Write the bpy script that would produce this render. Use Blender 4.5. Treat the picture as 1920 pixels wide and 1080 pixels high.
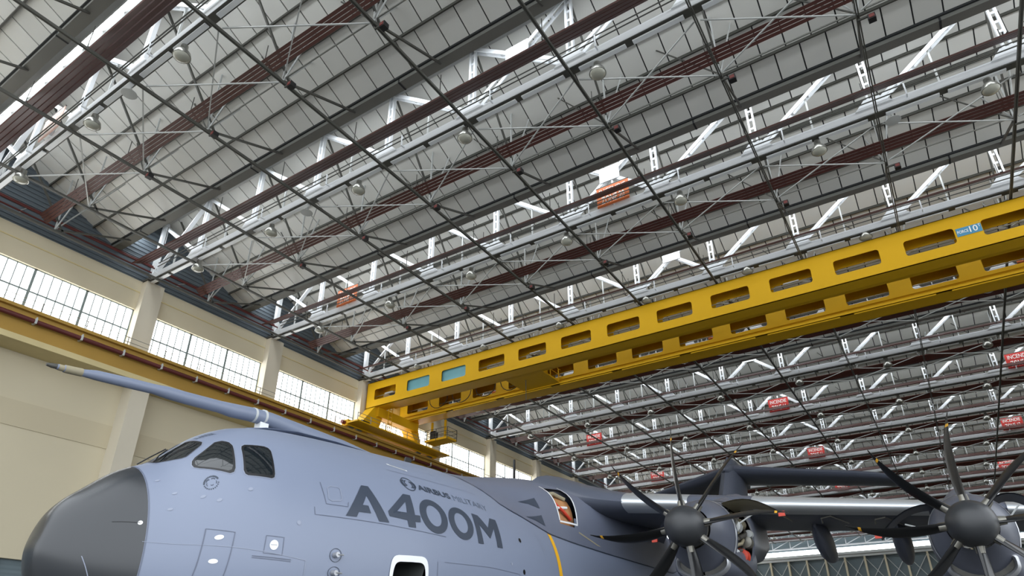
import bpy, bmesh, math, random
from mathutils import Vector, Matrix

# ------------------------------------------------------------------ camera, world, exposure
scene = bpy.context.scene
for o in list(bpy.data.objects):
    bpy.data.objects.remove(o)
COL = scene.collection
H = 22.7                 # height of the truss chords above the camera; module of the hall
CAMZ = 1.7
RND = random.Random(7)

cam_d = bpy.data.cameras.new('camera')
cam = bpy.data.objects.new('camera', cam_d)
COL.objects.link(cam)
RR = ((0.5432, -0.8396, -0.0005), (0.3660, 0.2373, -0.8998), (0.7556, 0.4886, 0.4362))
r_ = Vector(RR[0]).normalized(); b_ = (-Vector(RR[2])).normalized()
u_ = b_.cross(r_).normalized(); r_ = u_.cross(b_).normalized()
cam.matrix_world = Matrix(((r_.x, u_.x, b_.x, 0), (r_.y, u_.y, b_.y, 0), (r_.z, u_.z, b_.z, CAMZ), (0, 0, 0, 1)))
cam_d.sensor_fit = 'HORIZONTAL'; cam_d.sensor_width = 36.0
cam_d.lens = 1230.9 / 1920 * 36.0
cam_d.shift_y = 112.6 / 1920
cam_d.clip_end = 1000
scene.camera = cam

world = bpy.data.worlds.new('World'); scene.world = world
world.use_nodes = True
world.node_tree.nodes['Background'].inputs[0].default_value = (0.9, 0.95, 1.0, 1)
world.node_tree.nodes['Background'].inputs[1].default_value = 2.1
SKYLIGHT_E = 6.0         # daylight through the roof glazing
WINDOW_E = 4.0           # daylight through the wall windows
vs = scene.view_settings
vs.view_transform = 'Standard'; vs.look = 'None'; vs.exposure = 0.55; vs.gamma = 1.0
vs.use_curve_mapping = False

# ------------------------------------------------------------------ materials
def lin(c):
    return tuple(((v / 255) / 12.92 if v / 255 <= 0.04045 else ((v / 255 + 0.055) / 1.055) ** 2.4) for v in c)

def mat(name, rgb, rough=0.6, metal=0.0, var=0.08, scale=1.5, bump=0.0, bscale=30, objvar=0.0, spec=0.5):
    m = bpy.data.materials.new(name); m.use_nodes = True
    nt = m.node_tree; N = nt.nodes; L = nt.links
    p = N['Principled BSDF']
    p.inputs['Roughness'].default_value = rough; p.inputs['Metallic'].default_value = metal
    p.inputs['Specular IOR Level'].default_value = spec
    c = lin(rgb)
    g = N.new('ShaderNodeNewGeometry')
    no = N.new('ShaderNodeTexNoise'); no.inputs['Scale'].default_value = scale; no.inputs['Detail'].default_value = 5
    L.new(g.outputs['Position'], no.inputs['Vector'])
    mx = N.new('ShaderNodeMix'); mx.data_type = 'RGBA'
    mx.inputs[6].default_value = (*[v * (1 - var) for v in c], 1)
    mx.inputs[7].default_value = (*[min(1, v * (1 + var)) for v in c], 1)
    L.new(no.outputs['Fac'], mx.inputs[0])
    out = mx.outputs[2]
    if objvar:
        oi = N.new('ShaderNodeObjectInfo')
        mr = N.new('ShaderNodeMapRange'); mr.inputs[3].default_value = 1 - objvar; mr.inputs[4].default_value = 1 + objvar
        L.new(oi.outputs['Random'], mr.inputs[0])
        vm = N.new('ShaderNodeVectorMath'); vm.operation = 'SCALE'
        L.new(out, vm.inputs[0]); L.new(mr.outputs[0], vm.inputs['Scale']); out = vm.outputs[0]
    L.new(out, p.inputs['Base Color'])
    if bump:
        nb = N.new('ShaderNodeTexNoise'); nb.inputs['Scale'].default_value = bscale
        L.new(g.outputs['Position'], nb.inputs['Vector'])
        bp = N.new('ShaderNodeBump'); bp.inputs['Strength'].default_value = bump; bp.inputs['Distance'].default_value = 0.02
        L.new(nb.outputs['Fac'], bp.inputs['Height']); L.new(bp.outputs[0], p.inputs['Normal'])
    return m

def mat_emit(name, rgb, strength):
    m = bpy.data.materials.new(name); m.use_nodes = True
    nt = m.node_tree; p = nt.nodes['Principled BSDF']
    p.inputs['Base Color'].default_value = (0.7, 0.75, 0.75, 1); p.inputs['Roughness'].default_value = 0.3
    g = nt.nodes.new('ShaderNodeNewGeometry'); no = nt.nodes.new('ShaderNodeTexNoise'); no.inputs['Scale'].default_value = 0.35
    mx = nt.nodes.new('ShaderNodeMix'); mx.data_type = 'RGBA'
    mx.inputs[6].default_value = (*[v * 0.93 for v in rgb], 1); mx.inputs[7].default_value = (*rgb, 1)
    nt.links.new(g.outputs['Position'], no.inputs['Vector']); nt.links.new(no.outputs['Fac'], mx.inputs[0])
    nt.links.new(mx.outputs[2], p.inputs['Emission Color'])
    p.inputs['Emission Strength'].default_value = strength
    return m

def mat_wave(name, rgb, axis, scale, rough=0.6, strength=0.5, var=0.1):
    m = mat(name, rgb, rough, var=var, scale=0.6)
    nt = m.node_tree; p = nt.nodes['Principled BSDF']
    g = nt.nodes.new('ShaderNodeNewGeometry'); w = nt.nodes.new('ShaderNodeTexWave')
    w.bands_direction = axis; w.inputs['Scale'].default_value = scale
    nt.links.new(g.outputs['Position'], w.inputs['Vector'])
    bp = nt.nodes.new('ShaderNodeBump'); bp.inputs['Strength'].default_value = strength; bp.inputs['Distance'].default_value = 0.05
    nt.links.new(w.outputs['Fac'], bp.inputs['Height']); nt.links.new(bp.outputs[0], p.inputs['Normal'])
    return m

M = {
    'panel': mat('roof panel grey', (224, 224, 219), 0.75, var=0.06, scale=0.25, objvar=0.06),
    'backing': mat('roof backing dark', (44, 46, 48), 0.8),
    'gutter': mat('gutter galvanised', (120, 121, 116), 0.6, var=0.15, scale=0.5),
    'white': mat('white steel paint', (238, 242, 246), 0.45, var=0.05, scale=0.8),
    'offwhite': mat('pale grey steel', (188, 191, 190), 0.5, var=0.1),
    'darksteel': mat('dark grey steel', (78, 78, 73), 0.55, var=0.2, scale=0.5),
    'midsteel': mat('mid grey steel', (128, 129, 124), 0.5, var=0.15),
    'heater': mat('heater red brown', (76, 37, 30), 0.45, var=0.15, scale=3),
    'redpipe': mat('red pipe', (92, 38, 36), 0.5),
    'lampmetal': mat('lamp aluminium', (158, 158, 152), 0.28, metal=0.75),
    'lampglass': mat('lamp glass', (170, 170, 158), 0.12, var=0.02),
    'black': mat('black plastic', (26, 26, 28), 0.5),
    'redbox': mat('dark red box', (110, 40, 34), 0.5),
    'wall': mat('cream wall', (204, 194, 168), 0.8, var=0.04, scale=0.3, bump=0.06, bscale=6),
    'band': mat('wall band', (196, 185, 158), 0.8, var=0.04, scale=0.3),
    'pilaster': mat('cream concrete pilaster', (206, 198, 180), 0.8, var=0.04, scale=0.5),
    'clad': mat_wave('slate cladding', (100, 110, 118), 'Z', 0.9, 0.6, 0.6),
    'frame': mat('window steel grey green', (128, 140, 140), 0.5),
    'pane': mat_emit('daylight pane', (0.97, 0.985, 1.0), WINDOW_E),
    'skypane': mat_emit('rooflight pane', (0.93, 0.97, 1.0), SKYLIGHT_E),
    'ochre': mat('runway ochre', (172, 136, 60), 0.5, var=0.12, scale=0.4),
    'ledge': mat('runway ledge', (206, 190, 142), 0.6),
    'crane': mat('crane yellow', (216, 168, 24), 0.5, var=0.06, scale=0.25, spec=0.2),
    'teal': mat('teal sheet', (120, 176, 186), 0.3),
    'endpanel': mat_wave('end wall grey blue', (102, 116, 122), 'Z', 1.4, 0.6, 0.3),
    'endpost': mat('end wall post', (196, 186, 160), 0.6),
    'floor': mat('concrete floor', (84, 83, 80), 0.4, var=0.1, scale=0.2),
    'apron': mat('apron concrete', (168, 166, 160), 0.7, var=0.1, scale=0.2),
    'orange': mat('orange sign', (226, 120, 62), 0.5, var=0.03),
    'signred': mat('red sign', (200, 52, 46), 0.5, var=0.03),
    'signpale': mat('pale sign', (232, 196, 182), 0.5, var=0.03),
    'print': mat('white print', (240, 240, 236), 0.5, var=0.01),
    'bluesign': mat('blue sign', (70, 140, 176), 0.45, var=0.03),
    'skin': mat('fuselage blue grey', (118, 127, 147), 0.42, var=0.025, scale=0.7),
    'skindark': mat('wing dark grey', (78, 83, 96), 0.42, var=0.05, scale=0.6),
    'fairing': mat('fairing grey', (98, 104, 121), 0.42, var=0.03),
    'radome': mat('radome charcoal', (42, 45, 49), 0.27, var=0.03, spec=0.55),
    'letter': mat('slate lettering', (48, 57, 72), 0.5, var=0.02),
    'letterlight': mat('light slate lettering', (88, 98, 116), 0.5, var=0.02),
    'panelline': mat('panel line grey', (88, 95, 113), 0.5),
    'panelpale': mat('pale line', (134, 141, 158), 0.5),
    'rubber': mat('black rubber', (16, 17, 20), 0.4),
    'cockpit': mat('cockpit glass', (20, 26, 30), 0.04, var=0.02, spec=0.8),
    'silver': mat('bare metal', (190, 194, 198), 0.38, metal=0.7, var=0.04),
    'lipmetal': mat('intake lip metal', (172, 174, 178), 0.3, metal=0.6),
    'blade': mat('propeller black', (19, 20, 22), 0.28, var=0.1),
    'spinner': mat('spinner charcoal', (44, 46, 49), 0.42, var=0.05),
    'tipyellow': mat('yellow tip', (214, 160, 44), 0.5),
    'nacelle': mat('nacelle grey', (84, 88, 100), 0.4, var=0.05),
    'engdark': mat('engine dark', (74, 73, 68), 0.5, var=0.4, scale=6),
    'engmid': mat('engine metal', (124, 122, 114), 0.35, metal=0.5, var=0.3, scale=8),
    'engred': mat('engine red cap', (196, 62, 40), 0.5),
    'beige': mat('primer beige', (150, 142, 118), 0.6, var=0.15),
    'brown': mat('bay brown', (168, 120, 78), 0.6, var=0.4, scale=4),
    'yellow': mat('yellow stripe', (226, 168, 22), 0.5, var=0.02),
    'doorwhite': mat('door frame white', (222, 224, 226), 0.4),
    'interior': mat('cabin interior', (70, 74, 74), 0.7),
    'tyre': mat('tyre', (30, 30, 30), 0.8),
}

# ------------------------------------------------------------------ mesh helpers
class MB:
    def __init__(s): s.v = []; s.f = []
    def add(s, vs, fs):
        o = len(s.v); s.v += [tuple(v) for v in vs]; s.f += [tuple(i + o for i in f) for f in fs]; return s
    def box(s, x0, x1, y0, y1, z0, z1):
        return s.add([(x0, y0, z0), (x1, y0, z0), (x1, y1, z0), (x0, y1, z0), (x0, y0, z1), (x1, y0, z1), (x1, y1, z1), (x0, y1, z1)],
                     [(0, 3, 2, 1), (4, 5, 6, 7), (0, 1, 5, 4), (1, 2, 6, 5), (2, 3, 7, 6), (3, 0, 4, 7)])
    def beam(s, p0, p1, w, h, up=(0, 0, 1)):
        p0 = Vector(p0); p1 = Vector(p1); d = (p1 - p0).normalized(); u = Vector(up)
        if abs(d.dot(u)) > 0.98: u = Vector((1, 0, 0))
        a = d.cross(u).normalized(); b = a.cross(d).normalized()
        vs = []
        for p in (p0, p1):
            for sa, sb in ((-1, -1), (1, -1), (1, 1), (-1, 1)):
                vs.append(p + a * sa * w / 2 + b * sb * h / 2)
        return s.add(vs, [(0, 1, 2, 3), (7, 6, 5, 4), (0, 4, 5, 1), (1, 5, 6, 2), (2, 6, 7, 3), (3, 7, 4, 0)])
    def tube(s, pts, r, n=8, caps=True):
        pts = [Vector(p) for p in pts]; rs = r if isinstance(r, (list, tuple)) else [r] * len(pts)
        rings = []
        for i, p in enumerate(pts):
            d = (pts[min(i + 1, len(pts) - 1)] - pts[max(i - 1, 0)]).normalized()
            u = Vector((0, 0, 1)) if abs(d.z) < 0.95 else Vector((1, 0, 0))
            a = d.cross(u).normalized(); b = a.cross(d).normalized()
            rings.append([p + (a * math.cos(2 * math.pi * k / n) + b * math.sin(2 * math.pi * k / n)) * rs[i] for k in range(n)])
        return s.loft(rings, True, caps)
    def loft(s, rings, closed=True, caps=False):
        n = len(rings[0]); vs = [v for r in rings for v in r]; fs = []
        for i in range(len(rings) - 1):
            for k in range(n if closed else n - 1):
                k2 = (k + 1) % n
                fs.append((i * n + k, i * n + k2, (i + 1) * n + k2, (i + 1) * n + k))
        if caps:
            fs.append(tuple(reversed(range(n)))); fs.append(tuple((len(rings) - 1) * n + k for k in range(n)))
        return s.add(vs, fs)
    def prism(s, poly, d):
        n = len(poly); a = [Vector(p) for p in poly]; b = [p + Vector(d) for p in a]
        fs = [tuple(range(n)), tuple(reversed(range(n, 2 * n)))]
        fs += [(k, n + k, n + (k + 1) % n, (k + 1) % n) for k in range(n)]
        return s.add(a + b, fs)
    def lathe(s, prof, c, n=20, axis='Z'):
        rings = []
        for r, t in prof:
            ring = []
            for k in range(n):
                a = 2 * math.pi * k / n
                if axis == 'Z': ring.append((c[0] + r * math.cos(a), c[1] + r * math.sin(a), c[2] + t))
                else: ring.append((c[0] + t, c[1] + r * math.cos(a), c[2] + r * math.sin(a)))
            rings.append(ring)
        return s.loft(rings, True, True)
    def mesh(s, name, m, smooth=False):
        me = bpy.data.meshes.new(name)
        me.from_pydata(s.v, [], s.f); me.validate()
        bm = bmesh.new(); bm.from_mesh(me); bmesh.ops.recalc_face_normals(bm, faces=bm.faces); bm.to_mesh(me); bm.free()
        if smooth:
            me.polygons.foreach_set('use_smooth', [True] * len(me.polygons))
            try: me.set_sharp_from_angle(angle=math.radians(38))
            except Exception: pass
        me.materials.append(m if not isinstance(m, str) else M[m])
        return me

WLOC = {}
def wl(o): return WLOC.get(o.name, Vector((0, 0, 0)))
def link(name, me, parent=None, loc=(0, 0, 0)):
    o = bpy.data.objects.new(name, me); COL.objects.link(o); o.location = loc
    WLOC[o.name] = Vector(loc)
    if parent is not None:
        o.parent = parent; o.matrix_parent_inverse = Matrix.Translation(-wl(parent))
    return o
def obj(name, mb, m, parent=None, smooth=False, loc=(0, 0, 0)):
    return link(name, mb.mesh(name, m, smooth), parent, loc)
def tag(o, label=None, cat=None, group=None, kind=None):
    if label: o['label'] = label
    if cat: o['category'] = cat
    if group: o['group'] = group
    if kind: o['kind'] = kind
    return o
def thing(name, loc, label, cat, group=None):
    o = bpy.data.objects.new(name, None); COL.objects.link(o); o.location = loc; o.empty_display_size = 0.3
    WLOC[o.name] = Vector(loc)
    return tag(o, label, cat, group)
def struct(name, mb, m, smooth=False): return tag(obj(name, mb, m, None, smooth), kind='structure')

def text_geo(body, offset=0.0, spacing=1.0):
    """flat text as (verts2d, faces), cap height about 0.7"""
    cu = bpy.data.curves.new('lettering', 'FONT'); cu.body = body; cu.size = 1.0; cu.offset = offset; cu.space_character = spacing
    cu.resolution_u = 3
    ob = bpy.data.objects.new('lettering_source', cu); COL.objects.link(ob)
    dg = bpy.context.evaluated_depsgraph_get(); dg.update()
    me = bpy.data.meshes.new_from_object(ob.evaluated_get(dg))
    vs = [(v.co.x, v.co.y) for v in me.vertices]; fs = [tuple(p.vertices) for p in me.polygons]
    bpy.data.objects.remove(ob); bpy.data.curves.remove(cu); bpy.data.meshes.remove(me)
    x0 = min(v[0] for v in vs); x1 = max(v[0] for v in vs); y0 = min(v[1] for v in vs); y1 = max(v[1] for v in vs)
    return [((x - x0) / (x1 - x0), (y - y0) / (y1 - y0)) for x, y in vs], fs

# ------------------------------------------------------------------ hall module
NT = 15
AX, BY = 0.4266 * H, 0.2291 * H
XI = lambda i: (0.3611 + 0.4266 * i) * H
YJ = lambda j: (-0.3095 + 0.2291 * j) * H
Z = lambda t: CAMZ + t * H
CH = Z(1.0)
YW = 1.752 * H; YR = -0.768 * H
XEND = 6.40 * H
TOPZ = Z(1.19)
JN = list(range(-1, 9))
def slope_z(i, x):            # underside of the roof slope that starts at ridge i
    t = (x - XI(i)) / (0.3186 * H); return Z(1.2) - 0.14 * H * t

# floor inside, lighter unseen apron outside open doors, added to bounce daylight onto roof
struct('floor', MB().box(-34, XEND + 25, YR - 10, YW + 40, -0.4, 0), 'floor')
struct('floor_apron', MB().box(-150, -34, -160, YW + 40, -0.4, -0.02).box(-34, XEND + 25, -160, YR - 10, -0.4, -0.02), 'apron')

# ------------------------------------------------------------------ roof slopes with panels
Y0P, Y1P = YR - 0.3, YW + 0.9
NROW, NCOL = 5, 55
SL = math.hypot(0.3186 * H, 0.14 * H); SA = math.atan2(0.14, 0.3186)
rowl = SL / NROW; colw = (Y1P - Y0P) / NCOL
pan = MB().box(-rowl / 2 + 0.035, rowl / 2 - 0.035, -colw / 2 + 0.03, colw / 2 - 0.03, 0, 0.05).mesh('roof_panel', M['panel'])
for i in range(-1, NT):
    x0, x1 = XI(i), XI(i) + 0.3186 * H
    za, zb = Z(1.2), Z(1.06)
    o = 0.05
    ceil_mb = MB().add([(x0, Y0P, za + o), (x1, Y0P, zb + o), (x1, Y1P, zb + o), (x0, Y1P, za + o), (x0, Y0P, za + o + .3), (x1, Y0P, zb + o + .3), (x1, Y1P, zb + o + .3), (x0, Y1P, za + o + .3)],
                       [(0, 1, 2, 3), (7, 6, 5, 4), (0, 4, 5, 1), (1, 5, 6, 2), (2, 6, 7, 3), (3, 7, 4, 0)])
    ceil = struct('ceiling', ceil_mb, 'backing')
    dirv = Vector((math.cos(SA), 0, -math.sin(SA)))
    if i <= 3:
        for r in range(NROW):
            sh = (0.5 if r % 2 else 0.0)
            for c in range(NCOL - (1 if r % 2 else 0)):
                p = Vector((x0, 0, za)) + dirv * (rowl * (r + 0.5)); y = Y0P + (c + 0.5 + sh) * colw
                q = link('roof_panel', pan, ceil, (p.x, y, p.z)); q.rotation_euler = (0, SA, 0)
    else:
        mb = MB()
        for r in range(NROW):
            sh = (0.5 if r % 2 else 0.0)
            a = Vector((x0, 0, za)) + dirv * (rowl * r + 0.035); b = Vector((x0, 0, za)) + dirv * (rowl * (r + 1) - 0.035)
            for c in range(NCOL - (1 if r % 2 else 0)):
                ya = Y0P + (c + sh) * colw + 0.03; yb = ya + colw - 0.06
                mb.add([(a.x, ya, a.z), (b.x, ya, b.z), (b.x, yb, b.z), (a.x, yb, a.z)], [(0, 1, 2, 3)])
        tag(obj('roof_panel_field', mb, 'panel', ceil), kind='stuff')
    for r in range(1, NROW):
        p = Vector((x0, 0, za - 0.07)) + dirv * (rowl * r)
        obj('purlin', MB().beam((p.x, Y0P, p.z), (p.x, Y1P, p.z), 0.07, 0.14), 'darksteel', ceil)

# gutters and roof glazing
for i in range(0, NT + 1):
    xg = XI(i) - 0.108 * H
    g = struct('trim_%d' % (i + 1), MB().box(xg - 0.12, xg + 0.36, Y0P, Y1P, Z(1.06) - 0.22, Z(1.06) + 0.12), 'gutter')
    obj('drip_edge', MB().box(xg - 0.2, xg - 0.12, Y0P, Y1P, Z(1.06) - 0.02, Z(1.06) + 0.16), 'backing', g)
    for jj in range(-2, 9, 2):
        obj('joint_strap', MB().box(xg - 0.13, xg + 0.37, YJ(jj) + 2.2, YJ(jj) + 2.28, Z(1.06) - 0.235, Z(1.06) + 0.05), 'backing', g)
    if i == NT: continue
    a = Vector((xg + 0.33, 0, Z(1.06) + 0.1)); b = Vector((XI(i) - 0.1, 0, Z(1.2) - 0.02)); k_ = a.lerp(b, 0.28); m_ = a.lerp(b, 0.54)
    w = struct('window_%d' % (20 + i), MB().add([(m_.x, Y0P, m_.z), (b.x, Y0P, b.z), (b.x, Y1P, b.z), (m_.x, Y1P, m_.z)], [(0, 1, 2, 3)]).add([(a.x, Y0P, a.z), (k_.x, Y0P, k_.z), (k_.x, Y1P, k_.z), (a.x, Y1P, a.z)], [(0, 1, 2, 3)]), 'gutter')
    for k in range(33):
        ya = Y0P + (Y1P - Y0P) * k / 33 + 0.09; yb = Y0P + (Y1P - Y0P) * (k + 1) / 33 - 0.09
        obj('pane', MB().add([(k_.x, ya, k_.z), (m_.x, ya, m_.z), (m_.x, yb, m_.z), (k_.x, yb, k_.z)], [(0, 1, 2, 3)]), 'skypane', w)
    obj('glazing_bar', MB().beam((m_.x, Y0P, m_.z), (m_.x, Y1P, m_.z), 0.1, 0.12), 'offwhite', w)
    obj('glazing_bar', MB().beam((k_.x, Y0P, k_.z), (k_.x, Y1P, k_.z), 0.08, 0.08), 'offwhite', w)

# ------------------------------------------------------------------ left wall
ZWT = Z(0.985)
XA, XB = -1.2 * AX, XEND
WZ0, WZ1 = Z(0.755), Z(0.897)
spans = [(XI(i) + 0.038 * H, XI(i + 1) - 0.014 * H) for i in range(-2, NT)]
spans = [(a, b) for a, b in spans if b < XEND - 1]
wmb = MB()
wmb.box(XA - 20, XB, YW, YW + 0.5, Z(0.215), WZ0)
wmb.box(XA - 20, XB, YW, YW + 0.5, WZ1, ZWT)
prev = XA - 20
for a, b in spans:
    wmb.box(prev, a, YW, YW + 0.5, WZ0, WZ1); prev = b
wmb.box(prev, XB, YW, YW + 0.5, WZ0, WZ1)
wall = struct('wall_left', wmb, 'wall')
obj('cornice_shade_strip', MB().box(XA - 20, XB, YW - 0.03, YW, Z(0.949), Z(0.952)), 'ledge', wall)  # raised strip, its tone stands in for shading in a groove
obj('plinth_band', MB().box(XA - 20, XB, YW - 0.05, YW, Z(0.50), Z(0.56)), 'band', wall)
for i in range(-1, NT):
    x = XI(i) + 0.012 * H
    mb = MB().box(x - 0.026 * H, x + 0.026 * H, YW - 0.55, YW, Z(0.70), ZWT - 0.25)
    mb.prism([(x - 0.026 * H, YW - 0.55, ZWT - 0.25), (x + 0.026 * H, YW - 0.55, ZWT - 0.25), (x + 0.026 * H, YW, ZWT - 0.25), (x - 0.026 * H, YW, ZWT - 0.25)], (0, 0, 0.2))
    obj('pilaster', mb, 'pilaster', wall)
    x2 = XI(i) + 0.034 * H
    col = MB().box(x2 - 0.023 * H, x2 + 0.023 * H, YW - 1.15, YW, 0, Z(0.672))
    obj('column', col, 'pilaster', wall)
# lower glazed strip under the wall
lw = struct('window_40', MB().box(XA - 20, XB, YW + 0.25, YW + 0.45, 0, Z(0.215)), 'endpanel')
for k in range(60):
    x = XA - 18 + k * 2.6
    obj('mullion', MB().box(x - 0.1, x + 0.1, YW + 0.1, YW + 0.3, 0, Z(0.215)), 'offwhite', lw)
# windows: three sashes of six by two panes
for n, (a, b) in enumerate(spans):
    if b < 0.2 * H or a > 5.2 * H: 
        w = struct('window_%d' % (n + 1), MB().box(a, b, YW + 0.3, YW + 0.4, WZ0, WZ1), 'pane'); continue
    fr = MB()
    for x in (a, a + (b - a) / 3, a + 2 * (b - a) / 3, b): fr.box(x - 0.07, x + 0.07, YW + 0.16, YW + 0.32, WZ0, WZ1)
    for z in (WZ0, WZ1): fr.box(a, b, YW + 0.16, YW + 0.32, z - 0.05, z + 0.05)
    w = struct('window_%d' % (n + 1), fr, 'frame')
    zt = Z(0.834)
    obj('transom', MB().box(a, b, YW + 0.17, YW + 0.31, zt - 0.045, zt + 0.045), 'frame', w)
    cw = (b - a) / 18
    pm = [MB().box(-cw / 2 + 0.02, cw / 2 - 0.02, -0.02, 0.02, 0.04, h_ - 0.04).mesh('pane', M['pane']) for h_ in (zt - WZ0, WZ1 - zt)]
    bm_ = MB().box(-0.024, 0.024, -0.06, 0.05, 0, WZ1 - WZ0).mesh('glazing_bar', M['frame'])
    for k in range(18):
        x = a + (k + 0.5) * cw
        link('pane', pm[0], w, (x, YW + 0.25, WZ0)); link('pane', pm[1], w, (x, YW + 0.25, zt))
        if k % 6: link('glazing_bar', bm_, w, (a + k * cw, YW + 0.22, WZ0))
# cladding above the wall
up = MB().box(XA - 20, XB, YW + 0.35, YW + 0.5, ZWT, Z(1.27))
clad = struct('wall_left_upper', up, 'clad')
for k in range(22):
    z = ZWT + 0.3 + k * 0.28
    obj('cladding_rib', MB().box(XA - 20, XB, YW + 0.3, YW + 0.35, z, z + 0.05), 'clad', clad)
# right wall beyond the open doors, end wall
struct('wall_right', MB().box(XI(3), XEND, YR - 0.6, YR - 0.1, 0, Z(1.27)), 'wall')  # unseen, shaped for light: far bays closed off, near bays open to daylight
ew = struct('wall_back', MB().box(XEND + 0.3, XEND + 0.6, YR - 0.6, YW + 0.5, 0, Z(0.83)).box(XEND + 0.3, XEND + 0.6, YR - 0.6, YW + 0.5, Z(0.915), Z(1.27)), 'endpanel')
obj('header_beam', MB().box(XEND - 0.6, XEND + 0.3, YR, YW, Z(0.828), Z(0.872)), 'offwhite', ew)
obj('sill_channel', MB().box(XEND - 0.7, XEND + 0.3, YR, YW, Z(0.845), Z(0.852)), 'gutter', ew)
we = struct('window_41', MB().box(XEND + 0.28, XEND + 0.34, YR, YW, Z(0.872), Z(0.915)), 'frame')
npan = 52; pw = (YW - YR) / npan
pmw = MB().box(-0.03, 0.03, -pw / 2 + 0.04, pw / 2 - 0.04, 0, 0.042 * H).mesh('pane', M['pane'])
for k in range(npan): link('pane', pmw, we, (XEND + 0.22, YR + (k + 0.5) * pw, Z(0.8725)))
psp = 0.152 * H
k = 0; y = YR + 0.5
pstm = MB().box(-0.5, 0.3, -0.16, 0.16, 0, Z(0.828)).mesh('wall_post', M['endpost'])
brm = [MB().beam((0, 0, Z(0.6)), (0, psp * s_, Z(0.82)), 0.1, 0.1).mesh('wall_brace', M['offwhite']) for s_ in (1, -1)]
while y < YW:
    link('wall_post', pstm, ew, (XEND, y, 0))
    if y + psp < YW: link('wall_brace', brm[0], ew, (XEND, y, 0)); link('wall_brace', brm[1], ew, (XEND, y + psp, 0))
    y += psp
hl = thing('lattice_girder', (XEND - 1.5, YR, Z(0.93)), 'white lattice girder above the window strip of the end wall', 'girder')
obj('top_chord', MB().box(XEND - 1.6, XEND - 1.3, YR, YW - 0.6, Z(0.995), Z(1.005)), 'white', hl)
obj('bottom_chord', MB().box(XEND - 1.6, XEND - 1.3, YR, YW - 0.6, Z(0.92), Z(0.93)), 'white', hl)
y = YR
while y + 3.4 < YW - 0.6:
    obj('post', MB().box(XEND - 1.55, XEND - 1.4, y, y + 0.14, Z(0.93), Z(0.995)), 'white', hl)
    obj('diagonal', MB().beam((XEND - 1.5, y + 0.1, Z(0.995)), (XEND - 1.5, y + 3.4, Z(0.93)), 0.12, 0.12), 'white', hl)
    y += 3.4

# crane runway on the left wall
rw = struct('trim_30', MB().box(XA - 20, XB, 1.695 * H, YW, Z(0.686), Z(0.752)).box(XA - 20, XB, 1.685 * H, 1.735 * H, Z(0.752), Z(0.76)), 'ochre')
obj('bottom_flange', MB().box(XA - 20, XB, 1.678 * H, YW, Z(0.672), Z(0.686)), 'ledge', rw)
cb = tag(obj('conductor_pipe', MB().tube([(XA - 20, 1.682 * H, Z(0.73)), (XB - 1, 1.682 * H, Z(0.73))], 0.13, 10), 'redpipe', None, True),
         'long dark red pipe clamped along the ochre crane runway', 'pipe')
clm = MB().box(-0.05, 0.05, -0.15, 0.22, -0.145, 0.145).box(-0.03, 0.03, -0.15, -0.09, 0.1, 0.22).mesh('pipe_clamp', M['offwhite'])
for k in range(40): link('pipe_clamp', clm, cb, ((0.327 + 0.104 * k) * H, 1.682 * H, Z(0.73)))
rl = thing('runway_railing', (0, 1.74 * H, Z(0.76)), 'thin grey railing along the crane runway in front of the wall windows', 'railing')
for z in (0.775, 0.787, 0.80): obj('rail', MB().tube([(XA - 20, 1.728 * H, Z(z)), (XB, 1.728 * H, Z(z))], 0.02, 5), 'midsteel', rl)
pm_ = MB().box(-0.02, 0.02, -0.02, 0.02, 0, 0.042 * H).mesh('railing_post', M['midsteel'])
for k in range(60): link('railing_post', pm_, rl, (XA + k * 2.42, 1.728 * H, Z(0.76)))
for (yy, zz, rr, lab) in ((1.735, 1.035, 0.06, 'red sprinkler pipe under the slate cladding, highest of the three'), (1.735, 1.015, 0.05, 'red sprinkler pipe just above the cream wall top'), (1.715, 1.02, 0.05, 'red sprinkler pipe standing out furthest from the slate cladding')):
    sp = tag(obj('sprinkler_pipe', MB().tube([(XA - 20, yy * H, Z(zz)), (XB, yy * H, Z(zz))], rr, 6), 'redpipe', None, True), lab, 'pipe')
    for i in range(0, 10):
        obj('pipe_hanger', MB().tube([(XI(i) + 2, yy * H, Z(zz)), (XI(i) + 2, YW + 0.3, Z(zz) + 0.3)], 0.025, 5), 'offwhite', sp)

# ------------------------------------------------------------------ roof trusses
post_m = MB()
PH = TOPZ - CH - 0.2
post_m.box(-0.09, 0.09, -0.17, -0.08, 0, PH).box(-0.09, 0.09, 0.08, 0.17, 0, PH)
for k in range(7): post_m.box(-0.02, 0.02, -0.08, 0.08, 0.3 + k * PH / 7.2, 0.42 + k * PH / 7.2)
post_m = post_m.mesh('post', M['white'])
gus_m = MB().prism([(-0.19, -0.75, -0.05), (-0.19, 0.75, -0.05), (-0.19, 0.32, 0.45), (-0.19, -0.32, 0.45)], (0.04, 0, 0)).prism([(0.15, -0.75, -0.05), (0.15, 0.75, -0.05), (0.15, 0.32, 0.45), (0.15, -0.32, 0.45)], (0.04, 0, 0)).mesh('gusset', M['white'])
def diag_mesh(dy):
    mb = MB()
    p0 = Vector((0, 0.25 * (1 if dy > 0 else -1), 0.2)); p1 = Vector((0, dy, PH))
    for s_ in (-0.13, 0.13): mb.beam(p0 + Vector((s_, 0, 0)), p1 + Vector((s_, 0, 0)), 0.05, 0.2)
    for k in range(1, 6):
        q = p0.lerp(p1, k / 6); mb.box(-0.13, 0.13, q.y - 0.06, q.y + 0.06, q.z - 0.02, q.z + 0.02)
    return mb.mesh('diagonal', M['white'])
dg_l, dg_r = diag_mesh(BY), diag_mesh(-BY)
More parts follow.
